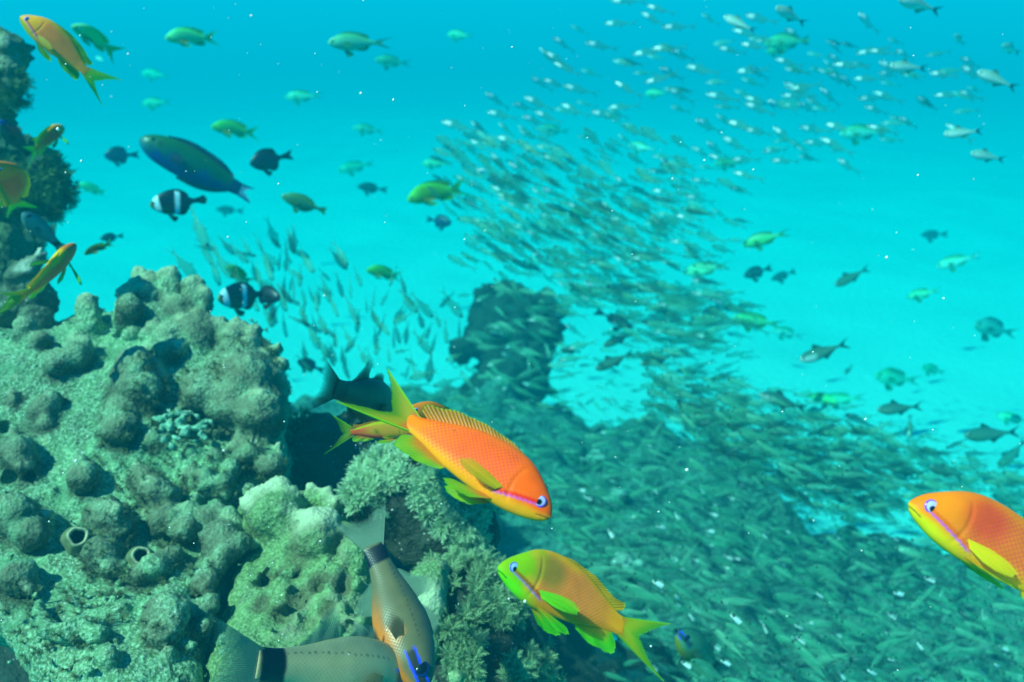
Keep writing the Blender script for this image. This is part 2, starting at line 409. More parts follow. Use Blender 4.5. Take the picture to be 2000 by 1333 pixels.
# ------------------------------------------------------------------ solid coral and rock: smooth union of lobes, meshed by surface nets
def smin(a, b, k):
    h = np.clip(0.5 + 0.5 * (b - a) / k, 0, 1); return b * (1 - h) + a * h - k * h * (1 - h)
def poly_sd(px, py, poly):
    poly = np.asarray(poly, np.float32); n = len(poly); d = np.full(px.shape, 1e18, np.float32); ins = np.zeros(px.shape, bool)
    for i in range(n):
        a, b = poly[i], poly[(i + 1) % n]; e = b - a
        wx, wy = px - a[0], py - a[1]; t = np.clip((wx * e[0] + wy * e[1]) / (e @ e), 0, 1)
        d = np.minimum(d, (wx - e[0] * t) ** 2 + (wy - e[1] * t) ** 2)
        c = ((a[1] <= py) & (b[1] > py)) | ((b[1] <= py) & (a[1] > py))
        with np.errstate(divide='ignore', invalid='ignore'):
            ins ^= c & (px < a[0] + (py - a[1]) / (e[1] if e[1] else 1e-9) * e[0])
    d = np.sqrt(d); return np.where(ins, -d, d)
def surface_nets(D, org, vx):
    nx, ny, nz = D.shape; S = D < 0
    cs = [(i, j, k) for i in (0, 1) for j in (0, 1) for k in (0, 1)]
    sub = lambda A, c: A[c[0]:nx - 1 + c[0], c[1]:ny - 1 + c[1], c[2]:nz - 1 + c[2]]
    cnt = sum(sub(S, c).astype(np.uint8) for c in cs)
    I = np.argwhere((cnt > 0) & (cnt < 8)); idx = np.full((nx - 1, ny - 1, nz - 1), -1, np.int64)
    idx[I[:, 0], I[:, 1], I[:, 2]] = np.arange(len(I))
    val = {c: D[I[:, 0] + c[0], I[:, 1] + c[1], I[:, 2] + c[2]] for c in cs}
    acc = np.zeros((len(I), 3)); n = np.zeros(len(I))
    for a in cs:
        for ax in range(3):
            if a[ax]: continue
            b = list(a); b[ax] = 1; b = tuple(b); va, vb = val[a], val[b]; m = (va < 0) != (vb < 0)
            t = np.where(m, va / np.where(m, va - vb, 1), 0); p = np.tile(np.array(a, float), (len(I), 1)); p[:, ax] += t
            acc += p * m[:, None]; n += m
    V = org + (I + acc / n[:, None]) * vx
    F = []
    for ax in range(3):
        o1, o2 = (ax + 1) % 3, (ax + 2) % 3
        a = [slice(1, -1)] * 3; a[ax] = slice(0, -1); b = [slice(1, -1)] * 3; b[ax] = slice(1, None)
        A, B = S[tuple(a)], S[tuple(b)]; E = np.argwhere(A != B); base = E.copy(); base[:, o1] += 1; base[:, o2] += 1
        flip = A[E[:, 0], E[:, 1], E[:, 2]]
        q = []
        for da, db in ((0, 0), (-1, 0), (-1, -1), (0, -1)):
            c = base.copy(); c[:, o1] += da; c[:, o2] += db; q.append(idx[c[:, 0], c[:, 1], c[:, 2]])
        q = np.stack(q, 1); q[~flip] = q[~flip][:, ::-1]; F.append(q)
    F = np.concatenate(F); F = F[(F >= 0).all(1)]
    return V, F
class Solid:
    def __init__(s, lo, hi, vx):
        s.vx = vx; s.lo = np.asarray(lo, float); n = np.ceil((np.asarray(hi) - s.lo) / vx).astype(int) + 1
        s.ax = [(s.lo[k] + np.arange(n[k]) * vx).astype(np.float32) for k in range(3)]
        s.D = np.full(n, 1.0, np.float32)
    def grid(s, sl=None):
        ax = s.ax if sl is None else [s.ax[k][sl[k]] for k in range(3)]
        return np.meshgrid(*ax, indexing='ij')
    def slab(s, poly, depth, thick, rnd=0.03, noise=0.0, nscale=9.0, off=0.0):
        """a solid sheet: front face on depth(px,py), outline poly (photo pixels), real thickness"""
        X, Y, Z = s.grid()
        dz = Z - CAMZ; d = Y * CP - dz * SP; d = np.maximum(d, 0.05)
        px = X / d * FPX + 1000; py = 666.5 - (Y * SP + dz * CP) / d * FPX
        f = depth(px, py) - d
        if noise: f = f + noise * fbm(np.stack([X, Y, Z], -1), nscale, 2, off).astype(np.float32)
        f = np.maximum(f, -f - thick)
        o = poly_sd(px, py, poly) * d / FPX
        q = -smin(-f, -o, rnd)
        s.D = smin(s.D, q.astype(np.float32), 0.01)
    def cap(s, a, b, ra, rb, k=0.012, cut=False, squash=None):
        a, b = np.asarray(a, float), np.asarray(b, float); m = max(ra, rb) + k + 2 * s.vx
        lo, hi = np.minimum(a, b) - m, np.maximum(a, b) + m
        i0 = np.clip(np.floor((lo - s.lo) / s.vx).astype(int), 0, None); i1 = np.minimum(np.ceil((hi - s.lo) / s.vx).astype(int) + 1, s.D.shape)
        if (i1 <= i0).any(): return
        sl = tuple(slice(x, y) for x, y in zip(i0, i1)); X, Y, Z = s.grid(sl)
        e = b - a; ee = max(e @ e, 1e-12)
        t = np.clip(((X - a[0]) * e[0] + (Y - a[1]) * e[1] + (Z - a[2]) * e[2]) / ee, 0, 1)
        d = np.sqrt((X - a[0] - e[0] * t) ** 2 + (Y - a[1] - e[1] * t) ** 2 + (Z - a[2] - e[2] * t) ** 2) - (ra + (rb - ra) * t)
        s.D[sl] = -smin(-s.D[sl], d, k) if cut else smin(s.D[sl], d, k)
    def mesh(s, noise=(), relax=1):
        D = s.D; D[0] = D[-1] = 1; D[:, 0] = D[:, -1] = 1; D[:, :, 0] = D[:, :, -1] = 1
        V, F = surface_nets(D, s.lo, s.vx)
        for _ in range(relax):
            A = np.zeros_like(V); c = np.zeros(len(V))
            for k in range(4):
                a, b = F[:, k], F[:, (k + 1) % 4]
                np.add.at(A, a, V[b]); np.add.at(c, a, 1); np.add.at(A, b, V[a]); np.add.at(c, b, 1)
            V = V * .5 + .5 * A / np.maximum(c, 1)[:, None]
        N = normals(V, F)
        for amp, sc, kind in noise:
            n = fbm(V, sc, 3, amp * 999)
            if kind == 'ridge': n = 1 - 2 * np.abs(n)
            if kind == 'pit': n = -np.maximum(n - .35, 0) * 3
            if kind == 'bead': n = np.maximum(n - .1, 0) * 2
            V = V + N * (n * amp)[:, None]
        return V, F, normals(V, F)
def normals(V, F):
    a, b, c, d = (V[F[:, k]] for k in range(4)); n = np.cross(c - a, d - b); N = np.zeros_like(V)
    for k in range(4): np.add.at(N, F[:, k], n)
    return N / np.maximum(np.linalg.norm(N, axis=1, keepdims=True), 1e-12)

def m_coral(name, base, pale, speck, gran=420.0, bumpd=0.0016, tipc=None, patch=None, dust=0.55, brown=None, tone=None):
    s = NT(name); o = s.obj()
    big = s.noise(o, 14, 4); mid = s.noise(o, 60, 4); fine = s.noise(o, gran, 3, .7); v = s.voro(o, gran * 0.8)
    c = s.mix(s.ramp(big, [(.35, (0, 0, 0)), (.68, (1, 1, 1))]), base, pale)
    if patch: c = s.mix(s.ramp(mid, [(.52, (0, 0, 0)), (.66, (.75, .75, .75))]), c, patch)
    c = s.mix(s.ramp(fine, [(.44, (0, 0, 0)), (.62, (dust, dust, dust))]), c, speck)
    c = s.mix(s.ramp(v, [(.05, (.45, .45, .45)), (.28, (0, 0, 0))]), c, tuple(x * .45 for x in base))
    grain = s.voro(o, 240.0, 1.0)
    c = s.mix(s.math('MULTIPLY', s.ramp(grain, [(.10, (1, 1, 1)), (.16, (0, 0, 0))]), s.ramp(mid, [(.5, (0, 0, 0)), (.6, (1, 1, 1))])), c, (.82, .84, .78))
    if tone: c = s.mix(s.ramp(s.noise(o, 23, 5, .65), [(.54, (0, 0, 0)), (.64, (.8, .8, .8))]), c, tone)
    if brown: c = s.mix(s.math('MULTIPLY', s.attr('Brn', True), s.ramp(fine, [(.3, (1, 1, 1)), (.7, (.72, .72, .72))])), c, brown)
    if tipc: c = s.mix(s.attr('Tip', True), c, tipc)
    b = s.bump(mid, .5, .006); b = s.bump(fine, .8, bumpd, b); b = s.bump(v, .5, bumpd, b)
    return s.done(s.bsdf(c, .75, .25, b))
M_LEATHER = m_coral('leather_coral_skin', (.060, .115, .042), (.15, .34, .15), (.48, .74, .48), 430, .0020, (.50, .58, .34), (.045, .05, .018), .6, (.034, .024, .010), (.11, .25, .12))
M_LEATHER2 = m_coral('pale_leather_coral_skin', (.09, .16, .05), (.17, .30, .10), (.34, .54, .25), 430, .0018, (.52, .58, .36), (.07, .10, .05), .6, (.085, .075, .035), (.26, .28, .16))
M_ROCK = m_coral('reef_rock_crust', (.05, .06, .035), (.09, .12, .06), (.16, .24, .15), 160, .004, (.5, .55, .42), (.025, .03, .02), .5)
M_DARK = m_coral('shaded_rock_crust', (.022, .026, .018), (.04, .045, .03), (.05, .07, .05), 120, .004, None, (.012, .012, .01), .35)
M_ALGAE = m_coral('algae_crust', (.045, .085, .03), (.10, .16, .06), (.16, .26, .12), 220, .004, (.5, .6, .42), (.02, .03, .015), .6)
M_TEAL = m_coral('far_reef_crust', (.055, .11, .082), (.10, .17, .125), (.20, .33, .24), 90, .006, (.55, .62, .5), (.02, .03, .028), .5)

def tips_attr(V, tips):
    t = np.zeros(len(V))
    for p, r, s_ in tips: t = np.maximum(t, s_ * sm(r * 1.45, r * .25, np.linalg.norm(V - p, axis=1)))
    return t
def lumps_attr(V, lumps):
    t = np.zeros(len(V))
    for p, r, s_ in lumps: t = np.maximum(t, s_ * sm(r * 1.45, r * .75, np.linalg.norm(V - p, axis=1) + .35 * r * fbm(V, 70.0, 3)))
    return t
def solid_obj(name, solid, mat, noise=(), tips=(), parent=None, relax=1, lumps=()):
    V, F, N = solid.mesh(noise, relax)
    ctr = V.mean(0); ob = mk(name, V - ctr, F, mat, parent, None, {'Tip': tips_attr(V, tips) * sm(-.1, .6, N[:, 2]) if len(tips) else np.zeros(len(V)), 'Brn': lumps_attr(V, lumps)})
    ob.location = ctr
    return ob, V, F, N

# ------------------------------------------------------------------ the water, the sand
def m_sand():
    s = NT('coral_sand'); o = s.obj()
    n1 = s.noise(o, 1.3, 5); n2 = s.noise(o, 30, 4); n3 = s.noise(o, 400, 2)
    c = s.mix(s.ramp(n1, [(.3, (0, 0, 0)), (.7, (1, 1, 1))]), (.52, .66, .57), (.66, .77, .66))
    c = s.mix(s.ramp(n3, [(.35, (.5, .5, .5)), (.6, (0, 0, 0))]), c, (.42, .50, .43))
    return s.done(s.bsdf(c, .9, .1, s.bump(n2, .5, .02)))
gx = np.r_[np.linspace(-40, -5, 20), np.linspace(-4.8, 4.8, 120), np.linspace(5, 40, 20)]
gy = np.r_[np.linspace(-2.5, 8, 130), np.linspace(8.3, 60, 50)]
GX, GY = np.meshgrid(gx, gy, indexing='ij')
GZ = .035 * fbm(np.stack([GX, GY, GX * 0], -1), .9, 3) + .008 * fbm(np.stack([GX, GY * 2.2, GX * 0 + 5], -1), 5, 2)
GZ = GZ - .17 - .040 * np.maximum(GY - 3.0, 0) ** 2 / (np.maximum(GY - 3.0, 0) + 2.0)
n_, m_ = GX.shape; i, j = np.meshgrid(np.arange(n_ - 1), np.arange(m_ - 1), indexing='ij')
SF = np.stack([i * m_ + j, (i + 1) * m_ + j, (i + 1) * m_ + j + 1, i * m_ + j + 1], -1).reshape(-1, 4)
tag(mk('sand_seabed', np.stack([GX, GY, GZ], -1).reshape(-1, 3), SF, m_sand()), 'bright pale sand seabed fading into blue water', 'seabed', None, 'structure')

def haze():
    m = bpy.data.materials.new('sea_water_haze'); m.use_nodes = True; t = m.node_tree; t.nodes.clear()
    o = t.nodes.new('ShaderNodeOutputMaterial'); v = t.nodes.new('ShaderNodeVolumePrincipled')
    v.inputs['Density'].default_value = HAZE_D
    v.inputs['Color'].default_value = HAZE_C
    v.inputs['Absorption Color'].default_value = HAZE_A
    v.inputs['Density Attribute'].default_value = ''; v.inputs['Temperature Attribute'].default_value = ''
    v.inputs['Anisotropy'].default_value = 0.0; v.inputs['Emission Strength'].default_value = 0.0
    v.inputs['Blackbody Intensity'].default_value = 0.0
    t.links.new(v.outputs[0], o.inputs['Volume'])
    for a in ('homogeneous_volume',):
        try: setattr(m.cycles, a, True)
        except Exception: pass
    x0, x1, y0, y1, z0, z1 = -42, 42, -3, 62, -4.0, 1.5
    V = [(x, y, z) for x in (x0, x1) for y in (y0, y1) for z in (z0, z1)]
    F = [(0, 1, 3, 2), (4, 6, 7, 5), (0, 4, 5, 1), (2, 3, 7, 6), (0, 2, 6, 4), (1, 5, 7, 3)]
    ob = mk('haze', V, F, m, smooth=False)
    return tag(ob, 'clear turquoise sea water that fades far things to blue', 'water haze', None, 'stuff')
HAZE_D, HAZE_C, HAZE_A = 0.80, (0.0, 0.125, 0.150, 1), (0.0, 0.925, 1.0, 1)
haze()

# ------------------------------------------------------------------ reef terrain under the school
yb_x = [(-1.6, 1.9), (-.7, 2.1), (-.33, 2.25), (.13, 2.13), (.42, 1.93), (.66, 1.60), (.86, 1.36), (1.2, 1.02), (1.6, .6)]
def reef_h(x, y):
    lim = spline(yb_x, x); p = np.stack([x, y, x * 0], -1)
    e = lim - y + .16 * fbm(p, 3.4, 4, 9)
    h = .60 * sm(-.50, .25, e) - .19
    return h + sm(-.25, .35, e) * (.08 * fbm(p, 3.2, 4, 3) + .045 * np.abs(fbm(p, 11, 3, 5)) + .02 * fbm(p, 30, 2, 8)) - .03
gx = np.linspace(-1.7, 1.7, 300); gy = np.linspace(.15, 2.7, 250); GX, GY = np.meshgrid(gx, gy, indexing='ij'); GZ = reef_h(GX, GY)
n_, m_ = GX.shape; i, j = np.meshgrid(np.arange(n_ - 1), np.arange(m_ - 1), indexing='ij')
SF = np.stack([i * m_ + j, (i + 1) * m_ + j, (i + 1) * m_ + j + 1, i * m_ + j + 1], -1).reshape(-1, 4)
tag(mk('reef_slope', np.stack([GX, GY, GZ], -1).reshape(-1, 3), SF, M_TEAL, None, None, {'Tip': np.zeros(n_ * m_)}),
    'dim rubbly reef slope under the dense school', 'reef', None, 'structure')
# ------------------------------------------------------------------ foreground corals
def box_of(pts, pad=.04):
    a = np.array(pts); return a.min(0) - pad, a.max(0) + pad
# feathery soft corals: a dark mound carrying hundreds of eight-armed polyps
def polyp_geo(arms, seed, barbs=7):
    rg = np.random.default_rng(seed); V, F = [], []
    for a in range(arms):
        ang = 2 * np.pi * a / arms + rg.uniform(-.25, .25); lean = rg.uniform(.5, 1.15); ln = rg.uniform(.8, 1.2); curl = rg.uniform(.1, .8)
        n = barbs + 2; t = np.linspace(0, 1, n)
        th = lean * (.35 + .65 * t) + curl * t ** 2
        r = np.cumsum(np.sin(th)) / n * ln; z = np.cumsum(np.cos(th)) / n * ln
        C = np.stack([r * np.cos(ang), r * np.sin(ang), z + .1], 1); side = np.array((-np.sin(ang), np.cos(ang), 0)); up = np.array((np.cos(ang), np.sin(ang), .3))
        wd = .055 * (1 - .75 * t); b = len(V)
        for k in range(n): V += [C[k] + side * wd[k], C[k] - side * wd[k]]
        for k in range(n - 1): F.append((b + 2 * k, b + 2 * k + 1, b + 2 * k + 3, b + 2 * k + 2))
        for k in range(1, n):
            bl = .24 * np.sin(np.pi * min(1, .25 + t[k] * .75)) * rg.uniform(.7, 1.2) + .03
            for sg in (1, -1):
                d = side * sg * .8 + (C[k] - C[k - 1]) / np.linalg.norm(C[k] - C[k - 1]) * .55 + up * rg.uniform(-.05, .3)
                w_ = (C[k] - C[k - 1]) * .22; q = len(V)
                V += [C[k] - w_, C[k] + w_, C[k] + d * bl + w_ * .4, C[k] + d * bl - w_ * .4]; F.append((q, q + 1, q + 2, q + 3))
    q = len(V); m = 6
    for h, r in ((-.6, .10), (.12, .12)):
        for k in range(m): V.append(np.array((r * np.cos(2 * np.pi * k / m), r * np.sin(2 * np.pi * k / m), h)))
    for k in range(m): F.append((q + k, q + (k + 1) % m, q + m + (k + 1) % m, q + m + k))
    return np.array(V), np.array(F, np.int64)
PGEO = [polyp_geo(8, s) for s in range(6)]
def m_polyp(name, a, b):
    s = NT(name); o = s.obj(); n = s.noise(o, 40, 3); t = s.attr('Tip', True)
    c = s.mix(n, a, b); c = s.mix(s.math('MULTIPLY', s.attr('Brn', True), .8), c, tuple(x * .25 for x in a)); c = s.mix(s.math('MULTIPLY', t, .55), c, tuple(min(1, x * 1.7) for x in b))
    d = s.bsdf(c, .7, .2); tr = s.n('ShaderNodeBsdfTranslucent'); s.l(c, tr.inputs[0]); return s.done(s.mixs(.3, d, tr.outputs[0]))
def tufts(root, V, N, ctr, size, count, mat, seed, name):
    rg = np.random.default_rng(seed); view = CAM - V; view /= np.linalg.norm(view, axis=1, keepdims=True)
    wgt = np.clip((N * view).sum(1) + .5, 0, 1) * sm(-.2, .3, fbm(V, 16, 2, seed)); pick = rg.choice(len(V), count, p=wgt / wgt.sum()); VV, FF, TT = [], [], []; nv = 0
    for k in pick:
        g, f = PGEO[rg.integers(6)]; z = N[k] + rg.normal(0, .4, 3); z /= np.linalg.norm(z); x = np.cross(z, rg.normal(0, 1, 3)); x /= np.linalg.norm(x); y = np.cross(z, x); sc = size * rg.uniform(.5, 1.3)
        VV.append((V[k] - ctr) + sc * (g[:, :1] * x + g[:, 1:2] * y + g[:, 2:] * z)); FF.append(f + nv); TT.append(np.clip(g[:, 2], 0, 1)); nv += len(g)
    return mk(name, np.concatenate(VV), np.concatenate(FF), mat, root, None, {'Tip': np.concatenate(TT)}, smooth=False)
M_TUFT = m_polyp('turf_frond', (.05, .05, .02), (.16, .20, .09))
# big lobed leather coral
D1 = lambda px, py: .50 + (1333 - py) * .00042 + .00006 * (px - 300)
C1_OUT = [(-220, 640), (-60, 640), (20, 645), (100, 645), (135, 628), (170, 612), (215, 612), (262, 615), (300, 612), (345, 608), (400, 618), (425, 640), (480, 640), (530, 680),
          (556, 740), (560, 800), (548, 850), (562, 900), (560, 950), (505, 965), (470, 1010), (505, 1050), (495, 1075), (470, 1105), (458, 1160), (440, 1180), (420, 1230), (400, 1290),
          (395, 1400), (130, 1400), (60, 1300), (0, 1250), (-220, 1180)]
s1 = Solid(*box_of([P(x, y, d) for x, y, d in ((-200, 520, .72), (-200, 520, 1.0), (620, 520, .80), (620, 520, 1.0), (-200, 1380, .42), (620, 1380, .42), (-200, 1380, .62))], .0), .0027)
s1.slab(C1_OUT, D1, .13, .045, .012, 11.0)
# px, py of the tip, radius in px, how far it stands out (in radii), base offset (dx, dy), tip paleness
L1 = [(172, 590, 25, .3, 2, 50, .5), (272, 534, 17, .2, -6, 80, .6), (293, 546, 16, .6, 4, 70, .6), (331, 540, 21, .3, 0, 80, .6), (262, 558, 17, 1.6, 0, 50, .6), (236, 573, 15, 1.2, 6, 60, .5),
      (278, 570, 15, 1.9, -20, 45, .7), (252, 600, 24, 1.6, -4, 30, .2), (378, 562, 20, .6, 2, 70, .6), (402, 575, 16, .8, -14, 60, .7), (345, 600, 26, .4, 0, 40, .2), (300, 590, 22, .3, 0, 40, .2),
      (385, 640, 40, .4, 0, 40, .1), (330, 650, 24, 1.1, 0, 30, .4), (350, 682, 13, 1.9, -14, -10, .9), (300, 640, 15, .9, 20, 20, .4), (285, 655, 10, 1.0, 20, 10, .4), (292, 680, 12, 1.0, 22, -8, .5), (325, 690, 24, .9, 0, 0, .1),
      (428, 630, 17, 1.3, 10, 50, .6), (465, 638, 19, 1.2, 0, 60, .6), (497, 646, 17, 1.2, -6, 60, .6), (450, 658, 20, 1.5, 10, 40, .5), (490, 672, 18, 1.4, -10, 50, .5), (515, 690, 15, 1.2, -20, 30, .5),
      (480, 745, 55, .7, 0, 0, .05), (505, 810, 48, .8, 0, 0, 0), (450, 790, 45, .6, 0, 0, 0), (530, 745, 26, .9, -20, 10, .2),
      (548, 715, 14, .9, -22, 12, .8), (545, 738, 8, 1.6, -12, 4, .9), (556, 736, 8, .9, -14, 6, .9), (563, 752, 9, .8, -16, 2, .9), (552, 757, 7, 1.6, -14, 2, .9), (566, 770, 8, .8, -20, 0, .9), (547, 775, 10, 1.4, -16, -4, .9), (535, 728, 10, 1.7, -10, 8, .7),
      (262, 720, 42, 1.0, 0, 22, .15), (245, 705, 16, 1.9, 6, 20, .5), (275, 702, 16, 1.9, 0, 22, .5), (300, 716, 15, 1.8, -12, 18, .5), (315, 735, 13, 1.5, -20, 8, .5), (255, 755, 34, .9, 0, 0, 0), (232, 800, 26, .6, 10, -20, 0), (230, 838, 30, 1.2, 6, -20, .12), (285, 760, 34, .8, 0, 0, 0),
      (143, 662, 13, 1.6, -8, 34, .55), (165, 668, 12, 1.8, -8, 34, .75), (150, 695, 24, 1.0, 0, 6, .05), (115, 712, 24, .9, 0, 0, 0), (95, 782, 22, 1.0, -4, 20, .25), (80, 800, 25, .9, 0, 10, 0), (90, 828, 17, .8, 0, 0, 0),
      (80, 660, 18, .8, -10, 20, .2), (50, 640, 22, .6, 0, 20, .3), (25, 775, 15, 1.0, 0, 20, .2),
      (155, 908, 20, 1.1, 0, 26, .2), (160, 935, 26, .9, 0, 0, 0), (35, 890, 34, .8, 0, 10, .1), (45, 915, 24, .9, 0, 0, 0), (20, 850, 20, .6, 0, 0, .3),
      (275, 930, 28, 1.0, -4, 10, .2), (300, 960, 34, .9, -4, 0, .05), (330, 970, 22, 1.0, -10, 0, .1), (345, 1010, 16, 1.4, -20, 20, .5), (318, 1015, 30, .7, 0, 0, .05), (365, 1000, 20, 1.1, -10, 10, .4), (360, 1035, 26, .8, 0, 0, 0),
      (370, 925, 17, 1.2, -6, 16, .2), (395, 935, 17, 1.3, -6, 16, .2), (410, 950, 14, 1.3, -10, 14, .3), (435, 945, 15, 1.2, -10, 10, .2), (420, 890, 14, .8, 0, 20, .1),
      (400, 1010, 20, 1.3, -4, 30, .1), (425, 995, 15, 1.9, -4, 34, .3), (447, 1012, 14, 2.0, -10, 30, .55), (460, 1024, 13, 2.0, -20, 24, .55), (478, 1028, 11, 2.1, -26, 16, .55), (430, 1055, 34, 1.0, 0, 0, 0), (500, 1062, 12, 2.6, -56, -4, .15), (470, 1062, 19, 2.0, -30, -4, .1), (420, 1110, 24, .9, 0, 0, 0), (440, 1080, 30, 1.0, 0, 0, 0), (400, 1140, 22, .8, 0, 0, 0),
      (210, 1010, 38, .8, -8, 10, .05), (240, 992, 9, 2.2, -10, 6, .9), (247, 1004, 8, 2.3, -12, 0, .9), (250, 1020, 9, 2.0, -16, 0, .7), (235, 1035, 26, .6, 0, 0, 0), (200, 1080, 30, .6, 0, -8, 0), (215, 1110, 20, .5, 0, 0, 0),
      (28, 1005, 40, .7, 0, 0, 0), (88, 1008, 10, 1.6, -8, 4, 1.0), (66, 1040, 11, 1.6, -4, 6, .95), (68, 1058, 10, 1.6, -4, 2, .9), (86, 1052, 9, 1.5, -10, 2, .9), (40, 980, 12, 1.6, -4, 8, .6), (60, 1040, 28, .7, 0, 0, 0), (30, 1130, 30, .5, 0, 0, 0), (60, 1125, 9, 1.3, 0, 6, .6), (55, 1150, 9, 1.2, 0, 6, .6),
      (335, 1165, 15, 1.2, -10, 14, .4), (352, 1188, 13, 1.7, -20, 10, .9), (358, 1206, 10, 1.6, -22, 0, .8), (330, 1205, 38, .8, 0, 0, .05), (320, 1235, 30, .7, 0, 0, 0), (212, 1285, 15, .9, 0, 10, .3), (330, 1272, 10, 1.0, 0, 6, .3),
      (410, 1180, 18, 1.0, -4, 8, .1), (300, 1105, 24, .9, -20, 4, .2), (330, 1085, 20, 1.0, -10, 10, .2), (275, 1120, 22, .6, 0, 0, 0), (385, 1195, 16, .8, 0, 0, .1), (400, 1225, 14, .7, 0, 0, .1),
      (470, 848, 12, 1.2, -10, 34, .5), (452, 865, 13, 1.0, -6, 34, .4), (505, 848, 11, 1.4, -16, 40, .6), (521, 853, 11, 1.5, -20, 40, .7), (545, 868, 12, 1.4, -34, 30, .8), (552, 888, 10, 1.3, -34, 22, .7), (490, 880, 26, .5, 0, 0, .1), (530, 910, 26, .5, 0, 0, .1), (465, 890, 12, 1.1, 0, 14, .2), (450, 912, 12, 1.0, 0, 10, .2), (556, 915, 12, .8, -20, 10, .4),
      (395, 775, 40, .7, 0, 0, .1), (415, 765, 16, 1.3, -14, 10, .3), (380, 750, 20, .9, 0, 10, .1), (430, 720, 24, .6, 0, 0, .2), (300, 860, 18, .5, 0, 0, 0)]
for k in range(320):
    x, y = random.uniform(0, 560), random.uniform(640, 1333)
    L1.append((x, y, random.choice((3, 3.5, 4, 4.5, 5, 6, 8)) * random.uniform(.8, 1.2), random.uniform(.3, 1.2), random.uniform(-6, 4), random.uniform(0, 8), random.choice((0, 0, .2, .5))))
tips1, lump1 = [], []
for x, y, r, out, dx, dy, pale in list(L1):                  # every big lobe carries a few knobs of its own
    if r > 13:
        for k in range(random.randint(3, 6)):
            t_ = random.uniform(-.4, 3.0); q = random.uniform(.35, .85) * r
            L1.append((x + q * math.cos(t_), y - q * math.sin(t_), r * random.uniform(.22, .40), (out * r + .25 * r) / (r * .3) * random.uniform(.6, 1.0), dx * .3, dy * .3, random.choice((.3, .5, .7, .9))))
for x, y, r, out, dx, dy, pale in L1:
    dt_ = float(D1(x, y)); db = float(D1(x + dx, y + dy)); rw = r * dt_ / FPX
    a, b = P(x + dx, y + dy, db + rw * .5), P(x, y, dt_ - (1.35 if r > 12 else 1.0) * out * rw)
    s1.cap(a, b, rw * 1.12, rw * .95, max(.004, .45 * rw))
    pale = max(pale, .22) if r > 9 else pale  # larger lobes also get a bright, lit-looking top rim in their colour
    if pale: tips1.append((b + np.array((0, 0, rw * .4)), rw * 1.2, pale))
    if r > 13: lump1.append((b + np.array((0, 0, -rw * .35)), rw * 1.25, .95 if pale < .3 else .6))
for a, b in zip(((72, 1188), (82, 1215), (98, 1232), (125, 1240), (150, 1230), (168, 1226)), ((82, 1215), (98, 1232), (125, 1240), (150, 1230), (168, 1226), (190, 1246))):
    s1.cap(P(*a, float(D1(*a)) - .003), P(*b, float(D1(*b)) - .003), .0042, .0042, .004)
for x, y, r in ((165, 1045, 10), (148, 1040, 12), (275, 1085, 16), (20, 935, 12), (60, 930, 8), (5, 840, 14), (330, 955, 7)):
    d = float(D1(x, y)); s1.cap(P(x, y, d - .012), P(x, y, d + .012), r * d / FPX, r * d / FPX, .003, True)
for x, y, r in [(random.uniform(300, 410), random.uniform(800, 868), random.uniform(4, 9)) for _ in range(60)]:
    d = float(D1(x, y)); s1.cap(P(x, y, d - .008), P(x, y, d + .006), r * d / FPX, r * d / FPX, .002, True)
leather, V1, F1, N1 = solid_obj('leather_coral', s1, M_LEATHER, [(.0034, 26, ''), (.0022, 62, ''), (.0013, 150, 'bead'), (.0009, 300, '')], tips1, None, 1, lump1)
tufts(leather, V1, N1, np.array(leather.location), .0045, 900, M_TUFT, 8, 'algae_fronds')
tag(leather, 'big greenish brown leather coral with knobbly lobes filling the lower left', 'coral')

# paler leather coral with white lobes
D2 = lambda px, py: .505 + (1333 - py) * .00036
C2_OUT = [(468, 990), (505, 968), (560, 968), (610, 965), (655, 975), (672, 1000), (690, 1030), (735, 1080), (738, 1150), (715, 1230), (720, 1330), (690, 1400), (400, 1400), (405, 1300), (420, 1240), (452, 1180), (455, 1130), (470, 1095), (500, 1075), (470, 1030)]
s2 = Solid(*box_of([P(x, y, d) for x, y, d in ((380, 900, .60), (380, 900, .78), (770, 900, .60), (770, 900, .78), (380, 1390, .44), (770, 1390, .44), (770, 1390, .66))], .0), .0024)
s2.slab(C2_OUT, D2, .10, .03, .006, 14.0, 4)
L2 = [(485, 985, 18, .9, 14, 10, 1.0), (505, 968, 20, 1.1, 0, 20, 1.0), (530, 958, 20, 1.1, 0, 24, 1.0), (548, 950, 20, 1.0, 0, 30, .95), (565, 972, 18, .8, 0, 20, .7), (604, 948, 12, 1.0, 0, 26, 1.0), (618, 950, 11, 1.1, 0, 26, .9), (640, 958, 13, .8, -4, 26, .8), (655, 978, 14, .6, -8, 20, .6),
      (612, 1018, 36, 1.0, 4, 26, .9), (638, 1022, 32, .9, 0, 26, .9), (600, 1045, 24, .8, 10, 10, .2), (620, 1055, 42, .45, 0, 0, 0), (665, 1045, 18, .6, 0, 10, .4), (540, 1010, 50, .3, 0, 0, .0), (690, 1080, 30, .5, 0, 0, 0), (560, 1060, 20, .3, 0, 0, 0)]
tips2 = []
for x, y, r, out, dx, dy, pale in L2:
    dt_ = float(D2(x, y)); db = float(D2(x + dx, y + dy)); rw = r * dt_ / FPX
    a, b = P(x + dx, y + dy, db + rw * .4), P(x, y, dt_ - out * rw)
    s2.cap(a, b, rw, rw * .95, max(.004, .4 * rw))
    if pale: tips2.append((b + np.array((0, 0, rw * .5)), rw * 1.35, pale))
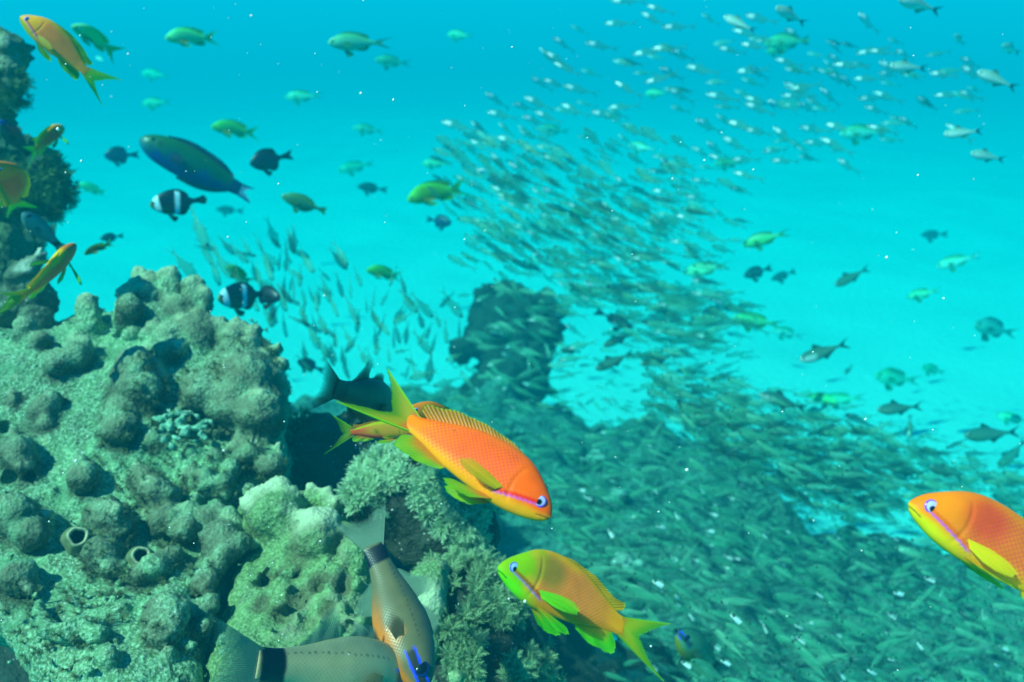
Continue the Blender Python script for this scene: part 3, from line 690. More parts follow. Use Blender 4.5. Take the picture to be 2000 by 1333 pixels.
for x, y, r in ((512, 1180, 11), (581, 1171, 14), (624, 1145, 15), (667, 1150, 13), (547, 1200, 14), (547, 1122, 7), (512, 1131, 10), (578, 1122, 9), (640, 1190, 10), (600, 1215, 8), (690, 1190, 10), (490, 1215, 8)):
    d = float(D2(x, y)); s2.cap(P(x, y, d - .006), P(x, y, d + .004), r * d / FPX, r * d / FPX, .006, True)
for k in range(70):
    x, y = random.uniform(460, 720), random.uniform(1090, 1320); r = random.uniform(4, 9); d = float(D2(x, y)); s2.cap(P(x, y, d), P(x, y, d - .002), r * d / FPX, r * d / FPX, .005)
pale_c, _, _, _ = solid_obj('leather_coral', s2, M_LEATHER2, [(.0024, 30, ''), (.0016, 70, ''), (.0011, 180, 'bead'), (.0007, 340, '')], tips2, None, 1, [(P(x, y, D2(x, y) + .004), 1.7 * r * D2(x, y) / FPX, .9) for x, y, r in ((512, 1180, 11), (581, 1171, 14), (624, 1145, 15), (667, 1150, 13), (547, 1200, 14), (547, 1122, 7), (512, 1131, 10), (578, 1122, 9), (640, 1190, 10), (600, 1215, 8))] + [(P(620, 1062, D2(620, 1062)), .018, .9), (P(520, 1010, D2(520, 1010)), .014, .6)])  # brown below the white dome puts its shaded underside into the colour
tag(pale_c, 'pale green leather coral with cream white rounded lobes and small pits', 'coral')

# speckled crust of small beads in the hollow of the leather coral
SPG = []
for k in range(70):
    a_, r_ = random.uniform(0, 6.28), random.random() ** .5; x, y = 355 + 62 * r_ * math.cos(a_) , 836 + 38 * r_ * math.sin(a_); d = float(D1(x, y)); p_ = P(x, y, d - .004 - random.uniform(0, .004))
    SPG.append((p_, p_ + np.array((0, -.001, .001)), random.uniform(3.5, 7) * d / FPX))
M_SPONGE = m_coral('beaded_sponge_skin', (.07, .24, .15), (.18, .46, .30), (.4, .7, .5), 300, .002, (.7, .85, .8), (.02, .06, .06), .7)
def sponge():
    s = Solid(*box_of([c[0] for c in SPG], .02), .0016)
    for a, b, r in SPG: s.cap(a, b, r, r, .0015)
    ob, V, F, N = solid_obj('encrusting_sponge', s, M_SPONGE, [(.0012, 180, '')]); tag(ob, 'speckled teal crust of small beads in a hollow of the leather coral', 'sponge')
sponge()
# sea squirts: a round siphon with a pale rim
def m_plain(name, c, rough=.5, spec=.4, nscale=60, amt=.5):
    s = NT(name); o = s.obj(); n = s.noise(o, nscale, 3)
    col = s.mix(s.ramp(n, [(.3, (0, 0, 0)), (.7, (1, 1, 1))]), tuple(x * (1 - amt) for x in c), c)
    return s.done(s.bsdf(col, rough, spec, s.bump(n, .4, .002)))
M_RIM = m_plain('siphon_rim', (.50, .50, .28), .5, .4, 220, .6); M_TUBE = m_plain('siphon_skin', (.20, .22, .10), .6, .3, 200, .4); M_HOLE = m_plain('siphon_inside', (.01, .01, .015), .8, .1)
def lathe(name, prof, mat, parent, seg=36, wob=0.0, cap=False):
    a = np.linspace(0, 2 * np.pi, seg, endpoint=False); pr = np.asarray(prof)
    Rr = pr[:, 0][:, None] * (1 + wob * np.sin(3 * a + 1)[None] + wob * .6 * np.sin(5 * a)[None])
    V = np.stack([Rr * np.cos(a), Rr * np.sin(a), np.repeat(pr[:, 1][:, None], seg, 1)], -1).reshape(-1, 3); n = len(pr)
    F = [(i * seg + j, i * seg + (j + 1) % seg, (i + 1) * seg + (j + 1) % seg, (i + 1) * seg + j) for i in range(n - 1) for j in range(seg)]
    if cap: F.append([(n - 1) * seg + k for k in range(seg)])
    return mk(name, V, F, mat, parent)
for (x, y, r, lab, wob) in ((275, 1085, 17, 'sea squirt with a round dark mouth and pale yellow rim on the leather coral', .05), (152, 1048, 19, 'sea squirt with a torn irregular mouth and yellowish rim beside the round one', .07)):
    d = float(D1(x, y)) - .019; t = empty('sea_squirt', lab, 'sea squirt'); q = r * d / FPX
    lathe('siphon', [(q * 1.5, -q * 2.2), (q * 1.25, -q * .9), (q * 1.05, -q * .15), (q * .98, 0)], M_TUBE, t, wob=wob)
    lathe('rim', [(q * .99, -.1 * q), (q * 1.02, .06 * q), (q * .95, .2 * q), (q * .82, .22 * q), (q * .72, .08 * q), (q * .68, -.2 * q)], M_RIM, t, wob=wob)
    lathe('mouth', [(q * .69, -.15 * q), (q * .6, -.7 * q), (q * .2, -1.2 * q), (.001, -1.25 * q)], M_HOLE, t, wob=wob, cap=True)
    c = P(x, y, d); z = Vector(CAM - c).normalized(); z = (z + Vector((.1, 0, .25))).normalized()
    t.matrix_world = Matrix.Translation(Vector(c)) @ z.to_track_quat('Z', 'Y').to_matrix().to_4x4()

# rocks: dark hollow, pillar at the left, pinnacle, base under the corals
def rock(name, label, caps, vx, mat, noise, k=.03, tips=(), cat='rock', pad=.03, relax=1):
    pts = [c[0] - c[2] for c in caps] + [c[1] + c[2] for c in caps] + [c[0] + c[2] for c in caps] + [c[1] - c[2] for c in caps]
    s = Solid(*box_of(pts, pad), vx)
    for a, b, r in caps: s.cap(a, b, r, r, k)
    ob, V, F, N = solid_obj(name, s, mat, noise, tips, None, relax); tag(ob, label, cat); return ob, V, F, N
def blob(x, y, d, r, x2=None, y2=None, d2=None):
    a = P(x, y, d); b = a if x2 is None else P(x2, y2, d2); return a, b, r * d / FPX
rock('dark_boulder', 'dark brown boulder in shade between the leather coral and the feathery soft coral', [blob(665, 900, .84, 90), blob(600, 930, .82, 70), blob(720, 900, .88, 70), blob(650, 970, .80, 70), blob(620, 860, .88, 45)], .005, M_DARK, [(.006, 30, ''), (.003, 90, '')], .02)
PIL = [blob(-10, 110, .98, 45), blob(10, 165, .97, 36), blob(15, 100, .98, 24), blob(-60, 200, 1.0, 60), blob(-15, 235, .97, 34), blob(-50, 300, 1.0, 60), blob(75, 335, 1.0, 38), blob(105, 375, 1.0, 30), blob(50, 370, 1.0, 50), blob(115, 395, 1.0, 18), blob(0, 350, 1.0, 60), blob(20, 300, 1.02, 45),
       blob(-20, 430, .99, 70), blob(10, 480, .97, 50), blob(-30, 540, .95, 70), blob(-60, 640, .9, 80), blob(30, 440, 1.0, 30)]
PILR = rock('reef_pillar', 'dark algae covered rock pillar standing at the left edge', PIL, .0045, M_ALGAE, [(.007, 28, ''), (.006, 75, 'bead'), (.003, 200, 'ridge')], .018,
     [(P(85, 395, .96), .022, .7), (P(65, 372, .95), .018, .6), (P(0, 95, .95), .025, .45), (P(10, 150, .93), .02, .5)])
LK = [blob(80, 490, .84, 13), blob(82, 505, .845, 9), blob(62, 515, .84, 13), blob(50, 530, .84, 16), blob(30, 545, .84, 20), blob(85, 560, .85, 18), blob(60, 580, .85, 34), blob(95, 605, .86, 14), blob(20, 600, .85, 40), blob(-40, 600, .85, 60), blob(70, 630, .83, 34), blob(100, 585, .86, 10)]
rock('knobbly_coral', 'small knobbly coral with a white round tip below the reef pillar', LK, .003, M_ROCK, [(.003, 60, ''), (.002, 160, 'bead')], .008, [(P(80, 486, .835), .010, 1.0), (P(50, 525, .83), .012, .7), (P(62, 512, .83), .01, .6)], 'coral')
PIN = [blob(1005, 610, 2.34, 48), blob(962, 585, 2.36, 26), blob(955, 562, 2.36, 12), blob(1058, 596, 2.36, 30), blob(1075, 575, 2.36, 14), blob(1030, 585, 2.36, 22), blob(962, 650, 2.32, 44), blob(1050, 660, 2.33, 48), blob(925, 680, 2.3, 28), blob(1000, 740, 2.3, 72), blob(1092, 620, 2.36, 14), blob(940, 790, 2.28, 50), blob(1030, 640, 2.30, 22), blob(985, 560, 2.36, 10), blob(1085, 655, 2.34, 20), blob(940, 620, 2.33, 16), blob(895, 700, 2.3, 16)]
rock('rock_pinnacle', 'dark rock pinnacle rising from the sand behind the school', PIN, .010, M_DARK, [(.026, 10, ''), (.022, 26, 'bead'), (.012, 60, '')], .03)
BASE = [(np.array((-.36, .62, .70)), np.array((-.30, .8, .72)), .16), (np.array((-.15, .60, .66)), np.array((-.12, .75, .66)), .15), (np.array((.02, .60, .62)), np.array((.0, .75, .6)), .13), (np.array((-.45, .9, .75)), np.array((-.6, 1.0, .8)), .17),
        (np.array((-.3, .7, .45)), np.array((-.3, .9, .45)), .26), (np.array((-.05, .7, .42)), np.array((.0, .9, .4)), .24), (np.array((-.55, .8, .5)), np.array((-.6, 1.0, .5)), .26), (np.array((-.3, .8, .15)), np.array((.0, .9, .15)), .3), (np.array((-.6, 1.0, .15)), np.array((-.5, 1.0, .2)), .3)]
BASE = [(a - np.array((0, 0, .06)), b - np.array((0, 0, .06)), r) for a, b, r in BASE]
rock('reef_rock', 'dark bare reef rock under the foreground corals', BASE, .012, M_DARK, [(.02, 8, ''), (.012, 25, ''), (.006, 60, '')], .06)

M_POL = m_polyp('soft_coral_polyp', (.20, .34, .17), (.42, .62, .36)); M_POL2 = m_polyp('soft_coral_polyp_dark', (.10, .17, .07), (.25, .38, .19))
def soft_coral(label, caps, size, count, mat, seed, ymin=-2):
    rg = np.random.default_rng(seed); root = empty('soft_coral', label, 'soft coral')
    pts = [c[0] - c[2] for c in caps] + [c[0] + c[2] for c in caps]
    s = Solid(*box_of(pts, .02), .005)
    for a, b, r in caps: s.cap(a, b, r, r, .02)
    V, F, N = s.mesh([(.004, 40, ''), (.002, 110, '')])
    ctr = V.mean(0); root.location = ctr
    mk('base', V - ctr, F, M_DARK, root, None, {'Tip': np.zeros(len(V))})
    view = CAM - V; view /= np.linalg.norm(view, axis=1, keepdims=True)
    wgt = np.clip((N * view).sum(1) + .35, 0, 1) * sm(-.02, .22, fbm(V, 42, 2, seed) + .08 + .25 * N[:, 2])
    pick = rg.choice(len(V), count, p=wgt / wgt.sum()); VV, FF, TT, BB = [], [], [], []; nv = 0
    for k in pick:
        g, f = PGEO[rg.integers(6)]; z = N[k] + rg.normal(0, .5, 3) + np.array((0, 0, .35)); z /= np.linalg.norm(z)
        x = np.cross(z, rg.normal(0, 1, 3)); x /= np.linalg.norm(x); y = np.cross(z, x); sc = size * rg.uniform(.5, 1.45)
        VV.append((V[k] - ctr) + sc * (g[:, :1] * x + g[:, 1:2] * y + g[:, 2:] * z) + N[k] * size * .15); FF.append(f + nv); TT.append(np.clip(g[:, 2], 0, 1)); BB.append(np.full(len(g), rg.random() ** 2)); nv += len(g)
    mk('polyp_canopy', np.concatenate(VV), np.concatenate(FF), mat, root, None, {'Tip': np.concatenate(TT), 'Brn': np.concatenate(BB)}, smooth=False)
    return root
soft_coral('pale green feathery soft coral mound under the big orange fish', [blob(780, 975, .66, 75), blob(740, 985, .65, 46), blob(850, 985, .665, 90), blob(900, 1030, .66, 62), blob(830, 1050, .65, 60), blob(930, 1045, .665, 38), blob(760, 930, .67, 38)], .0085, 1000, M_POL, 1)
soft_coral('dark shaggy soft coral below the mound, left of the green headed fish', [blob(880, 1170, .60, 70), blob(950, 1200, .60, 66), blob(1000, 1260, .60, 52), blob(900, 1270, .58, 80), blob(860, 1320, .56, 60), blob(960, 1330, .57, 70), blob(1030, 1330, .6, 40)], .0085, 800, M_POL2, 2)
soft_coral('small tuft of feathery soft coral beside the dark boulder', [blob(575, 850, .88, 24), blob(598, 842, .89, 20)], .009, 60, M_POL2, 3)
LM = [blob(835, 1150, .57, 40), blob(848, 1120, .58, 30), blob(830, 1200, .56, 36), blob(890, 1325, .52, 18), blob(820, 1270, .55, 40)]
rock('smooth_coral', 'smooth pale coral knob behind the diving striped fish', LM, .003, M_LEATHER2, [(.002, 60, ''), (.001, 200, '')], .012, [(P(842, 1165, .55), .014, .8), (P(890, 1318, .51), .008, .5)], 'coral')
tufts(PILR[0], PILR[1], PILR[3], np.array(PILR[0].location), .012, 900, m_polyp('algae_frond', (.03, .09, .03), (.09, .19, .06)), 5, 'algae_fronds')
# small pale corals scattered over the reef slope
def rubble_coral(x, y, d, r, lab, seed):
    rg = random.Random(seed); caps = []
    for k in range(9):
        a = P(x + rg.uniform(-r, r), y + rg.uniform(-r * .4, r * .6), d); b = a + np.array((rg.uniform(-.5, .5), rg.uniform(-.3, .2), rg.uniform(.2, 1.0))) * r * d / FPX
        caps.append((a, b, r * rg.uniform(.18, .38) * d / FPX))
    rock('branching_coral', lab, caps, .004, M_TEAL, [(.002, 60, '')], .006, [(c[1], c[2] * 1.6, .9) for c in caps], 'coral')
def on_slope(x, y):
    for q in np.arange(.75, 3.2, .02):
        p_ = P(x, y, q)
        if p_[2] < float(reef_h(p_[:1], p_[1:2])[0]) + .015: return q
    return 1.5
rubble_coral(1185, 985, on_slope(1185, 985), 34, 'pale stubby coral on the slope right of the big orange fish', 1)
rubble_coral(1215, 1115, on_slope(1215, 1115), 32, 'pale stubby coral just above the back of the green headed fish', 2)
rubble_coral(1160, 905, on_slope(1160, 905), 20, 'tiny pale coral furthest up the slope behind the big orange fish head', 3)
rubble_coral(990, 1310, .60, 22, 'pale stubby coral at the bottom below the shaggy soft coral', 4)
# ------------------------------------------------------------------ the orange reef fish
PAL_MAIN = dict(flank=(255, 118, 22), rear=(255, 150, 10), back=(255, 128, 10), belly=(250, 180, 30), head=(255, 108, 10), chin=(240, 180, 10), stripe=(190, 70, 200), stripe2=(235, 30, 15), tail=(190, 190, 10), fork=(120, 190, 10),
                edge=(110, 255, 5), fin=(240, 150, 5), dorsal=(205, 150, 5), anal=(150, 210, 10), pect=(235, 225, 20), iris=(160, 168, 210), ring=(120, 60, 190), look=(.05, -.25))
PAL_GREEN = dict(flank=(255, 168, 110), rear=(255, 185, 30), back=(255, 200, 10), belly=(225, 160, 40), head=(125, 205, 10), chin=(95, 235, 10), patch=(120, 150, 75), stripe=(120, 105, 200), stripe2=(140, 95, 30), tail=(190, 215, 10), fork=(95, 190, 15),
                 edge=(120, 240, 5), fin=(225, 200, 5), dorsal=(230, 190, 5), anal=(95, 235, 15), pect=(120, 235, 10), iris=(150, 190, 235), ring=(70, 80, 200), look=(-.05, -.3), scale=(.6, 0, 0))
PAL_EDGE = dict(flank=(235, 135, 62), rear=(235, 160, 50), back=(240, 150, 25), belly=(225, 190, 20), head=(248, 150, 20), chin=(215, 230, 5), patch=(215, 85, 60), stripe=(160, 60, 215), stripe2=(225, 110, 15), tail=(200, 200, 10), fork=(120, 190, 10),
                edge=(200, 255, 5), fin=(240, 190, 10), dorsal=(225, 205, 10), anal=(200, 220, 10), pect=(250, 250, 5), iris=(190, 185, 235), ring=(140, 70, 220), look=(-.15, -.3))
PAL_DULL = dict(flank=(255, 160, 100), rear=(240, 170, 100), back=(205, 190, 50), belly=(250, 180, 90), head=(250, 190, 60), chin=(170, 190, 30), stripe=(170, 130, 225), stripe2=(200, 70, 35), tail=(130, 215, 20), fork=(60, 200, 90),
                edge=(100, 230, 10), fin=(140, 190, 30), dorsal=(90, 180, 25), anal=(110, 195, 40), pect=(190, 185, 20), iris=(80, 75, 190), ring=(175, 165, 225), scale=(.35, 0, 0))
PAL_PINK = dict(PAL_MAIN, flank=(225, 140, 120), rear=(245, 150, 40), back=(250, 220, 20), belly=(215, 110, 130), head=(215, 130, 100), chin=(200, 100, 150), tail=(200, 190, 15), fork=(120, 200, 30), dorsal=(235, 205, 10), fin=(230, 190, 10), anal=(120, 215, 30), pect=(90, 205, 60), edge=(140, 235, 10), scale=(.3, 0, 0))
PAL_GREENISH = dict(PAL_DULL, flank=(110, 185, 80), rear=(100, 190, 80), back=(90, 190, 60), belly=(120, 190, 90), head=(115, 195, 70), chin=(120, 200, 80), stripe=(110, 170, 120), stripe2=(120, 160, 70), tail=(90, 205, 80), iris=(90, 130, 90), ring=(120, 180, 110), scale=(.2, 0, 0))
PAL_PALE = dict(PAL_GREENISH, flank=(120, 220, 150), rear=(110, 215, 130), back=(100, 215, 110), head=(140, 230, 160), belly=(130, 220, 150), dorsal=(90, 215, 100), tail=(100, 215, 130))

G_AN = 'orange and green reef fish with crescent tails'
pose(anthias('reef_fish', 'big bright orange fish with yellow crescent tail swimming down to the right in the middle', PAL_MAIN, G_AN, tail=((1.375, .20), (1.47, -.178), (1.155, -.02)), bend=-.05, fin_alpha=.13), (1079, 1007), (811, 834), .335, .355, -20)
pose(anthias('reef_fish', 'green headed fish with salmon orange flank and green crescent tail, under the big orange one', PAL_GREEN, G_AN, deep=1.16, dorsal_up=.55, tail=((1.40, .17), (1.45, -.24), (1.17, -.02)), bend=.05, fin_alpha=.13), (974, 1103), (1201, 1220), .335, .35, -18)
pose(anthias('reef_fish', 'orange fish with violet cheek stripe and magenta scales cut off by the right edge', PAL_EDGE, G_AN, deep=1.05, dorsal_up=.3, fin_alpha=.13, pect_open=.03, pelv=.15), (1777, 977), (2120, 1180), .335, .325, -18)
pose(anthias('reef_fish', 'dull orange fish with green fins diving up left in the top left corner', PAL_DULL, G_AN, deep=1.05, dorsal_up=.8, tail=((1.45, .25), (1.50, -.22), (1.2, -.02))), (41, 31), (163, 136), .70, .72, -6)
pose(anthias('reef_fish', 'hazy yellow green fish right behind the dull orange one in the top left corner', dict(PAL_PALE, flank=(150, 235, 120), back=(120, 225, 80)), G_AN, hi=False, tail=((1.5, .24), (1.45, -.33), (1.2, -.03))), (140, 50), (207, 91), 1.35, 1.4)
pose(anthias('reef_fish', 'pink orange fish seen from behind, fleeing up right above the knobbly coral', PAL_PINK, G_AN, deep=.95, pect_open=.30, dorsal_up=.8, tail=((1.36, .22), (1.52, -.26), (1.16, -.02)), bend=.22), (148, 476), (72, 574), .70, .668, 62)
pose(anthias('reef_fish', 'small orange and green fish with spread fins seen from behind near the pillar top', dict(PAL_DULL, flank=(255, 110, 30), back=(250, 190, 30), dorsal=(150, 220, 30), pect=(110, 220, 80)), G_AN, hi=False, deep=.9, pect_open=.34, dorsal_up=1.1), (125, 248), (72, 290), .88, .845, 35)
pose(anthias('reef_fish', 'orange brown fish turning at the left edge with a red stripe below its eye', dict(PAL_DULL, flank=(255, 125, 50), back=(255, 150, 30), belly=(190, 190, 40), head=(245, 150, 50), dorsal=(190, 200, 20)), G_AN, deep=1.15, pect_open=.2, dorsal_up=.8, tail=((1.4, .22), (1.35, -.18), (1.18, 0))), (-12, 318), (28, 392), .70, .76, 0, up=UP * .3 + RT)
pose(anthias('reef_fish', 'orange fish almost hidden behind the tail of the big orange one, eye peeping out', dict(PAL_DULL, flank=(215, 140, 60), head=(220, 140, 60), back=(215, 140, 50), belly=(200, 120, 50)), G_AN, deep=1.0, dorsal_up=.6), (797, 797), (905, 850), .475, .50)
pose(anthias('reef_fish', 'green tailed fish with a red belly line behind the big orange one', dict(PAL_MAIN, flank=(170, 150, 10), back=(150, 170, 10), head=(190, 130, 30), belly=(205, 60, 50), chin=(160, 70, 180), rear=(205, 80, 40), tail=(130, 175, 10), fork=(60, 130, 20)), G_AN, deep=.8, hi=True, dorsal_up=.6, tail=((1.36, .27), (1.46, -.36), (1.17, -.03))), (815, 846), (692, 844), .50, .49)
pose(anthias('reef_fish', 'tiny dark green fish heading down left above the leather coral', dict(PAL_GREENISH, flank=(30, 75, 20), back=(50, 90, 20), head=(40, 70, 15), belly=(60, 110, 20), rear=(60, 120, 20), tail=(70, 160, 30)), G_AN, hi=False, deep=.9), (164, 497), (205, 480), .95, .96)
for h, t, d, lab, pal in (((322, 74), (398, 75), 1.9, 'pale green fish with forked tail high up right of the corner fish', PAL_PALE),
                          ((412, 247), (480, 258), 2.1, 'yellow green fish above the green wrasse', dict(PAL_GREENISH, flank=(90, 190, 80))),
                          ((795, 390), (880, 372), 1.7, 'yellow green fish touching the left end of the dense school', dict(PAL_GREENISH, flank=(110, 170, 30), belly=(170, 210, 20), chin=(170, 215, 20))),
                          ((152, 360), (192, 374), 3.0, 'faint yellow green fish beside the reef pillar', PAL_PALE),
                          ((440, 520), (478, 545), 1.5, 'yellow green fish half hidden just above the striped anemonefish pair', dict(PAL_GREENISH, flank=(120, 200, 40))),
                          ((715, 527), (765, 538), 2.1, 'blurred yellow green fish among the head down fish', dict(PAL_GREENISH, flank=(110, 200, 60))),
                          ((1637, 790), (1590, 775), 2.6, 'pale green fish over the bright sand at the right', PAL_PALE)):
    pose(anthias('reef_fish', lab, pal, 'hazy green fish farther off', hi=False, deep=1.1), h, t, d, d + .03)

# ------------------------------------------------------------------ other reef fish
lc = lambda c, n: np.broadcast_to(lin(c), (n, 3))
flat = lambda c: (lambda u, v: lc(c, len(u)).copy())
CH_T = [(0, 0), (.03, .045), (.1, .10), (.22, .155), (.38, .185), (.55, .175), (.72, .125), (.88, .065), (.97, .045), (1.04, .045)]
CH_B = [(0, -.012), (.03, -.04), (.1, -.085), (.22, -.13), (.38, -.16), (.55, -.155), (.72, -.11), (.88, -.055), (.97, -.042), (1.04, -.042)]
CH_W = [(0, .005), (.05, .035), (.15, .07), (.35, .085), (.6, .065), (.85, .03), (1.04, .008)]
def chromis(label, body=(120, 215, 170), back=(90, 190, 130), tailc=(15, 40, 60), group='pale green damselfish in open water', deep=1.0, tailfork=True):
    def bc(S, T, Q):
        n = len(S); c = mixc(lc(body, n), lc(back, n), sm(.1, .9, Q)); bar = sm(.02, .01, np.abs(S - .13)) * sm(-.2, .2, Q) + sm(.015, .005, np.abs(S - .07)) * .7
        return mixc(c, lc(tuple(x * .5 for x in back), n), np.clip(bar * .7, 0, 1))
    def tc(u, v):
        n = len(u); e = sm(.55, .85, np.abs(u - .5) * 2)
        return mixc(lc(body, n), lc(tailc, n), e * sm(0, .3, v))
    k = lambda pr: [(s, t * deep) for s, t in pr]
    tl = [(1.42, .12), (1.2, .04), (1.14, 0), (1.2, -.045), (1.38, -.13)] if tailfork else [(1.22, .12), (1.2, .04), (1.2, 0), (1.2, -.045), (1.22, -.12)]
    return oval_fish('damselfish', label, k(CH_T), k(CH_B), CH_W, bc, flat(back), tl, [(.24, .17 * deep), (.4, .225 * deep), (.6, .215 * deep), (.75, .19 * deep), (.88, .11), (.86, .07)],
                     [(.6, -.155 * deep), (.7, -.17 * deep), (.82, -.15 * deep), (.9, -.06)], 'fish', group, pect=(.3, -.02, .2, .07), eye=(.1, .025, .036, (60, 90, 90), (15, 30, 35)), tailc=tc, pelvic=(.33, -.145 * deep, .2))
CHROMIS = [
    ((640, 84), (732, 84), 1.55, 'large pale green damselfish with black tail edges, high left of centre', {}),
    ((732, 118), (785, 123), 2.8, 'hazy pale damselfish just below the large one with black tail edges', {}),
    ((556, 190), (612, 188), 3.0, 'plain pale oval damselfish between the corner fish and the large black tailed one', dict(body=(150, 230, 190))),
    ((689, 250), (735, 256), 3.2, 'small pale damselfish alone left of the dense school', dict(body=(150, 235, 200))),
    ((872, 68), (912, 70), 3.4, 'dim green damselfish above centre, right of the large black tailed one', {}),
    ((823, 320), (868, 320), 3.0, 'pale damselfish touching the upper left tip of the dense school', dict(body=(140, 230, 180))),
    ((276, 204), (320, 200), 3.6, 'ghostly pale damselfish above the green wrasse head', {}),
    ((275, 143), (318, 148), 4.6, 'very faint damselfish right of the corner fish tail', {}),
    ((187, 112), (200, 118), 2.8, 'white speck of a damselfish under the corner fish tail', dict(body=(190, 235, 220))),
    ((660, 335), (715, 322), 4.0, 'faint greenish damselfish left of the dense school, angled up', {}),
    ((1055, 250), (1098, 256), 2.9, 'pale damselfish inside the upper edge of the dense school', dict(body=(140, 230, 200))),
    ((1226, 285), (1268, 290), 2.7, 'bright pale damselfish among the thin upper school', dict(body=(190, 245, 225))),
    ((1258, 184), (1296, 182), 3.0, 'pale damselfish just above the thin part of the school', {}),
    ((1110, 412), (1158, 424), 2.6, 'pale green damselfish in the thick of the dense school', dict(body=(140, 230, 170))),
    ((1493, 86), (1565, 80), 2.3, 'bright turquoise damselfish at the top among glinting fish', dict(body=(120, 230, 170), tailfork=False)),
    ((1496, 102), (1530, 98), 2.6, 'small turquoise damselfish tucked under the bright one at the top', dict(body=(120, 230, 170))),
    ((1640, 262), (1712, 259), 2.4, 'pale mint damselfish low in the glinting upper right school', dict(body=(150, 240, 210), tailfork=False)),
    ((1395, 322), (1440, 318), 3.0, 'blurred green damselfish at the lower end of the glinting school', {}),
    ((1450, 480), (1519, 460), 1.9, 'green damselfish with dark forked tail right of the dense school', dict(body=(90, 205, 120), back=(80, 180, 120))),
    ((1335, 533), (1402, 522), 2.3, 'bright mint damselfish at the right flank of the dense school', dict(body=(150, 245, 190))),
    ((1829, 522), (1893, 504), 2.4, 'bright pale damselfish at the far right in open water', dict(body=(160, 240, 215))),
    ((1771, 582), (1820, 570), 2.4, 'mint green damselfish with dark tail below the bright pale one at the far right', dict(body=(130, 240, 190))),
    ((1902, 634), (1965, 648), 2.4, 'damselfish with pale front and dark rear near the right edge', dict(body=(120, 215, 190), back=(70, 160, 150))),
    ((1430, 622), (1505, 632), 2.1, 'green damselfish with thin dark tail over the pale sand', dict(body=(110, 215, 150), back=(90, 200, 110))),
    ((1508, 645), (1555, 655), 3.0, 'white glowing damselfish just under the green one over the sand', dict(body=(190, 250, 235))),
    ((1708, 735), (1775, 742), 3.0, 'mint damselfish with shadowy tail low over the sand', dict(body=(150, 240, 190))),
    ((1800, 717), (1835, 726), 3.6, 'tiny pale damselfish far over the sand at the right', {}),
    ((1943, 812), (2000, 822), 2.7, 'pale green damselfish cut by the right edge above the sand', dict(body=(140, 235, 190))),
    ((1600, 785), (1668, 778), 2.8, 'hazy mint damselfish between two dark slim fish over the sand', dict(body=(140, 235, 190))),
]
for k, (h, t, d, lab, kw) in enumerate(CHROMIS):
    pose(chromis(lab, **kw), h, t, d, d + .06 * random.uniform(-1, 1))

DA_T = [(0, 0), (.03, .06), (.1, .14), (.25, .235), (.45, .275), (.65, .245), (.82, .14), (.93, .065), (1.03, .06)]
DA_B = [(0, -.015), (.03, -.05), (.1, -.12), (.25, -.21), (.45, -.255), (.65, -.23), (.82, -.13), (.93, -.06), (1.03, -.055)]
def damsel(label, body=(14, 24, 60), group='dark damselfish', k=1.0):
    bc = lambda S, T, Q: mixc(lc(body, len(S)), lc(tuple(x * .6 for x in body), len(S)), sm(.2, .9, Q))
    kk = lambda pr: [(s, t * k) for s, t in pr]
    return oval_fish('dark_damselfish', label, kk(DA_T), kk(DA_B), CH_W, bc, flat(body), [(1.36, .16), (1.28, .05), (1.25, 0), (1.28, -.05), (1.34, -.17)],
                     [(.22, .25 * k), (.45, .33 * k), (.65, .32 * k), (.80, .27 * k), (.86, .15)], [(.55, -.27 * k), (.68, -.32 * k), (.80, -.25 * k), (.86, -.13)], 'fish', group, pect=(.3, -.02, .2, .08), eye=(.11, .04, .04, (30, 45, 90), (8, 12, 25)), pelvic=(.33, -.24 * k, .25))
for h, t, d, lab, c, k in (((203, 305), (255, 303), 1.9, 'round dark blue damselfish left of the green wrasse', (20, 50, 95), 1.1), ((488, 322), (551, 307), 1.35, 'nearly black damselfish right of the green wrasse', (8, 16, 52), 1.1),
                        ((882, 437), (845, 430), 2.3, 'purple blue damselfish at the left edge of the dense school', (30, 50, 90), .95), ((697, 364), (742, 370), 2.8, 'grey green damselfish in open water left of the dense school', (40, 90, 85), .7),
                        ((420, 409), (462, 412), 3.8, 'faint grey damselfish behind the striped anemonefish', (60, 110, 105), .6), ((195, 467), (230, 462), 1.6, 'grey blue damselfish blurred just above the tiny dark green fish', (50, 85, 100), .8),
                        ((1236, 642), (1180, 615), 1.9, 'slim dark blue damselfish right of the rock pinnacle', (14, 50, 80), .55), ((1452, 540), (1494, 527), 2.3, 'dark grey damselfish in front of the open water right of the school', (40, 95, 95), .75),
                        ((1506, 547), (1542, 534), 2.9, 'fainter grey damselfish right beside the dark grey one', (50, 110, 110), .6), ((1798, 460), (1838, 458), 3.6, 'faint shadowy damselfish alone at the right', (50, 120, 125), .6),
                        ((1370, 609), (1412, 604), 2.6, 'dark shadowy damselfish over the pale sand edge', (40, 100, 100), .6), ((1441, 815), (1452, 785), 1.9, 'dark stubby damselfish on the upper edge of the lower school', (40, 90, 85), .9),
                        ((1575, 822), (1605, 798), 2.2, 'grey rounded damselfish over the sand, tail up', (40, 110, 105), 1.0), ((580, 705), (620, 720), 1.6, 'dark blue damselfish in the shade beside the leather coral', (10, 35, 75), .9)):
    pose(damsel(lab, c, k=k), h, t, d, d + .02)

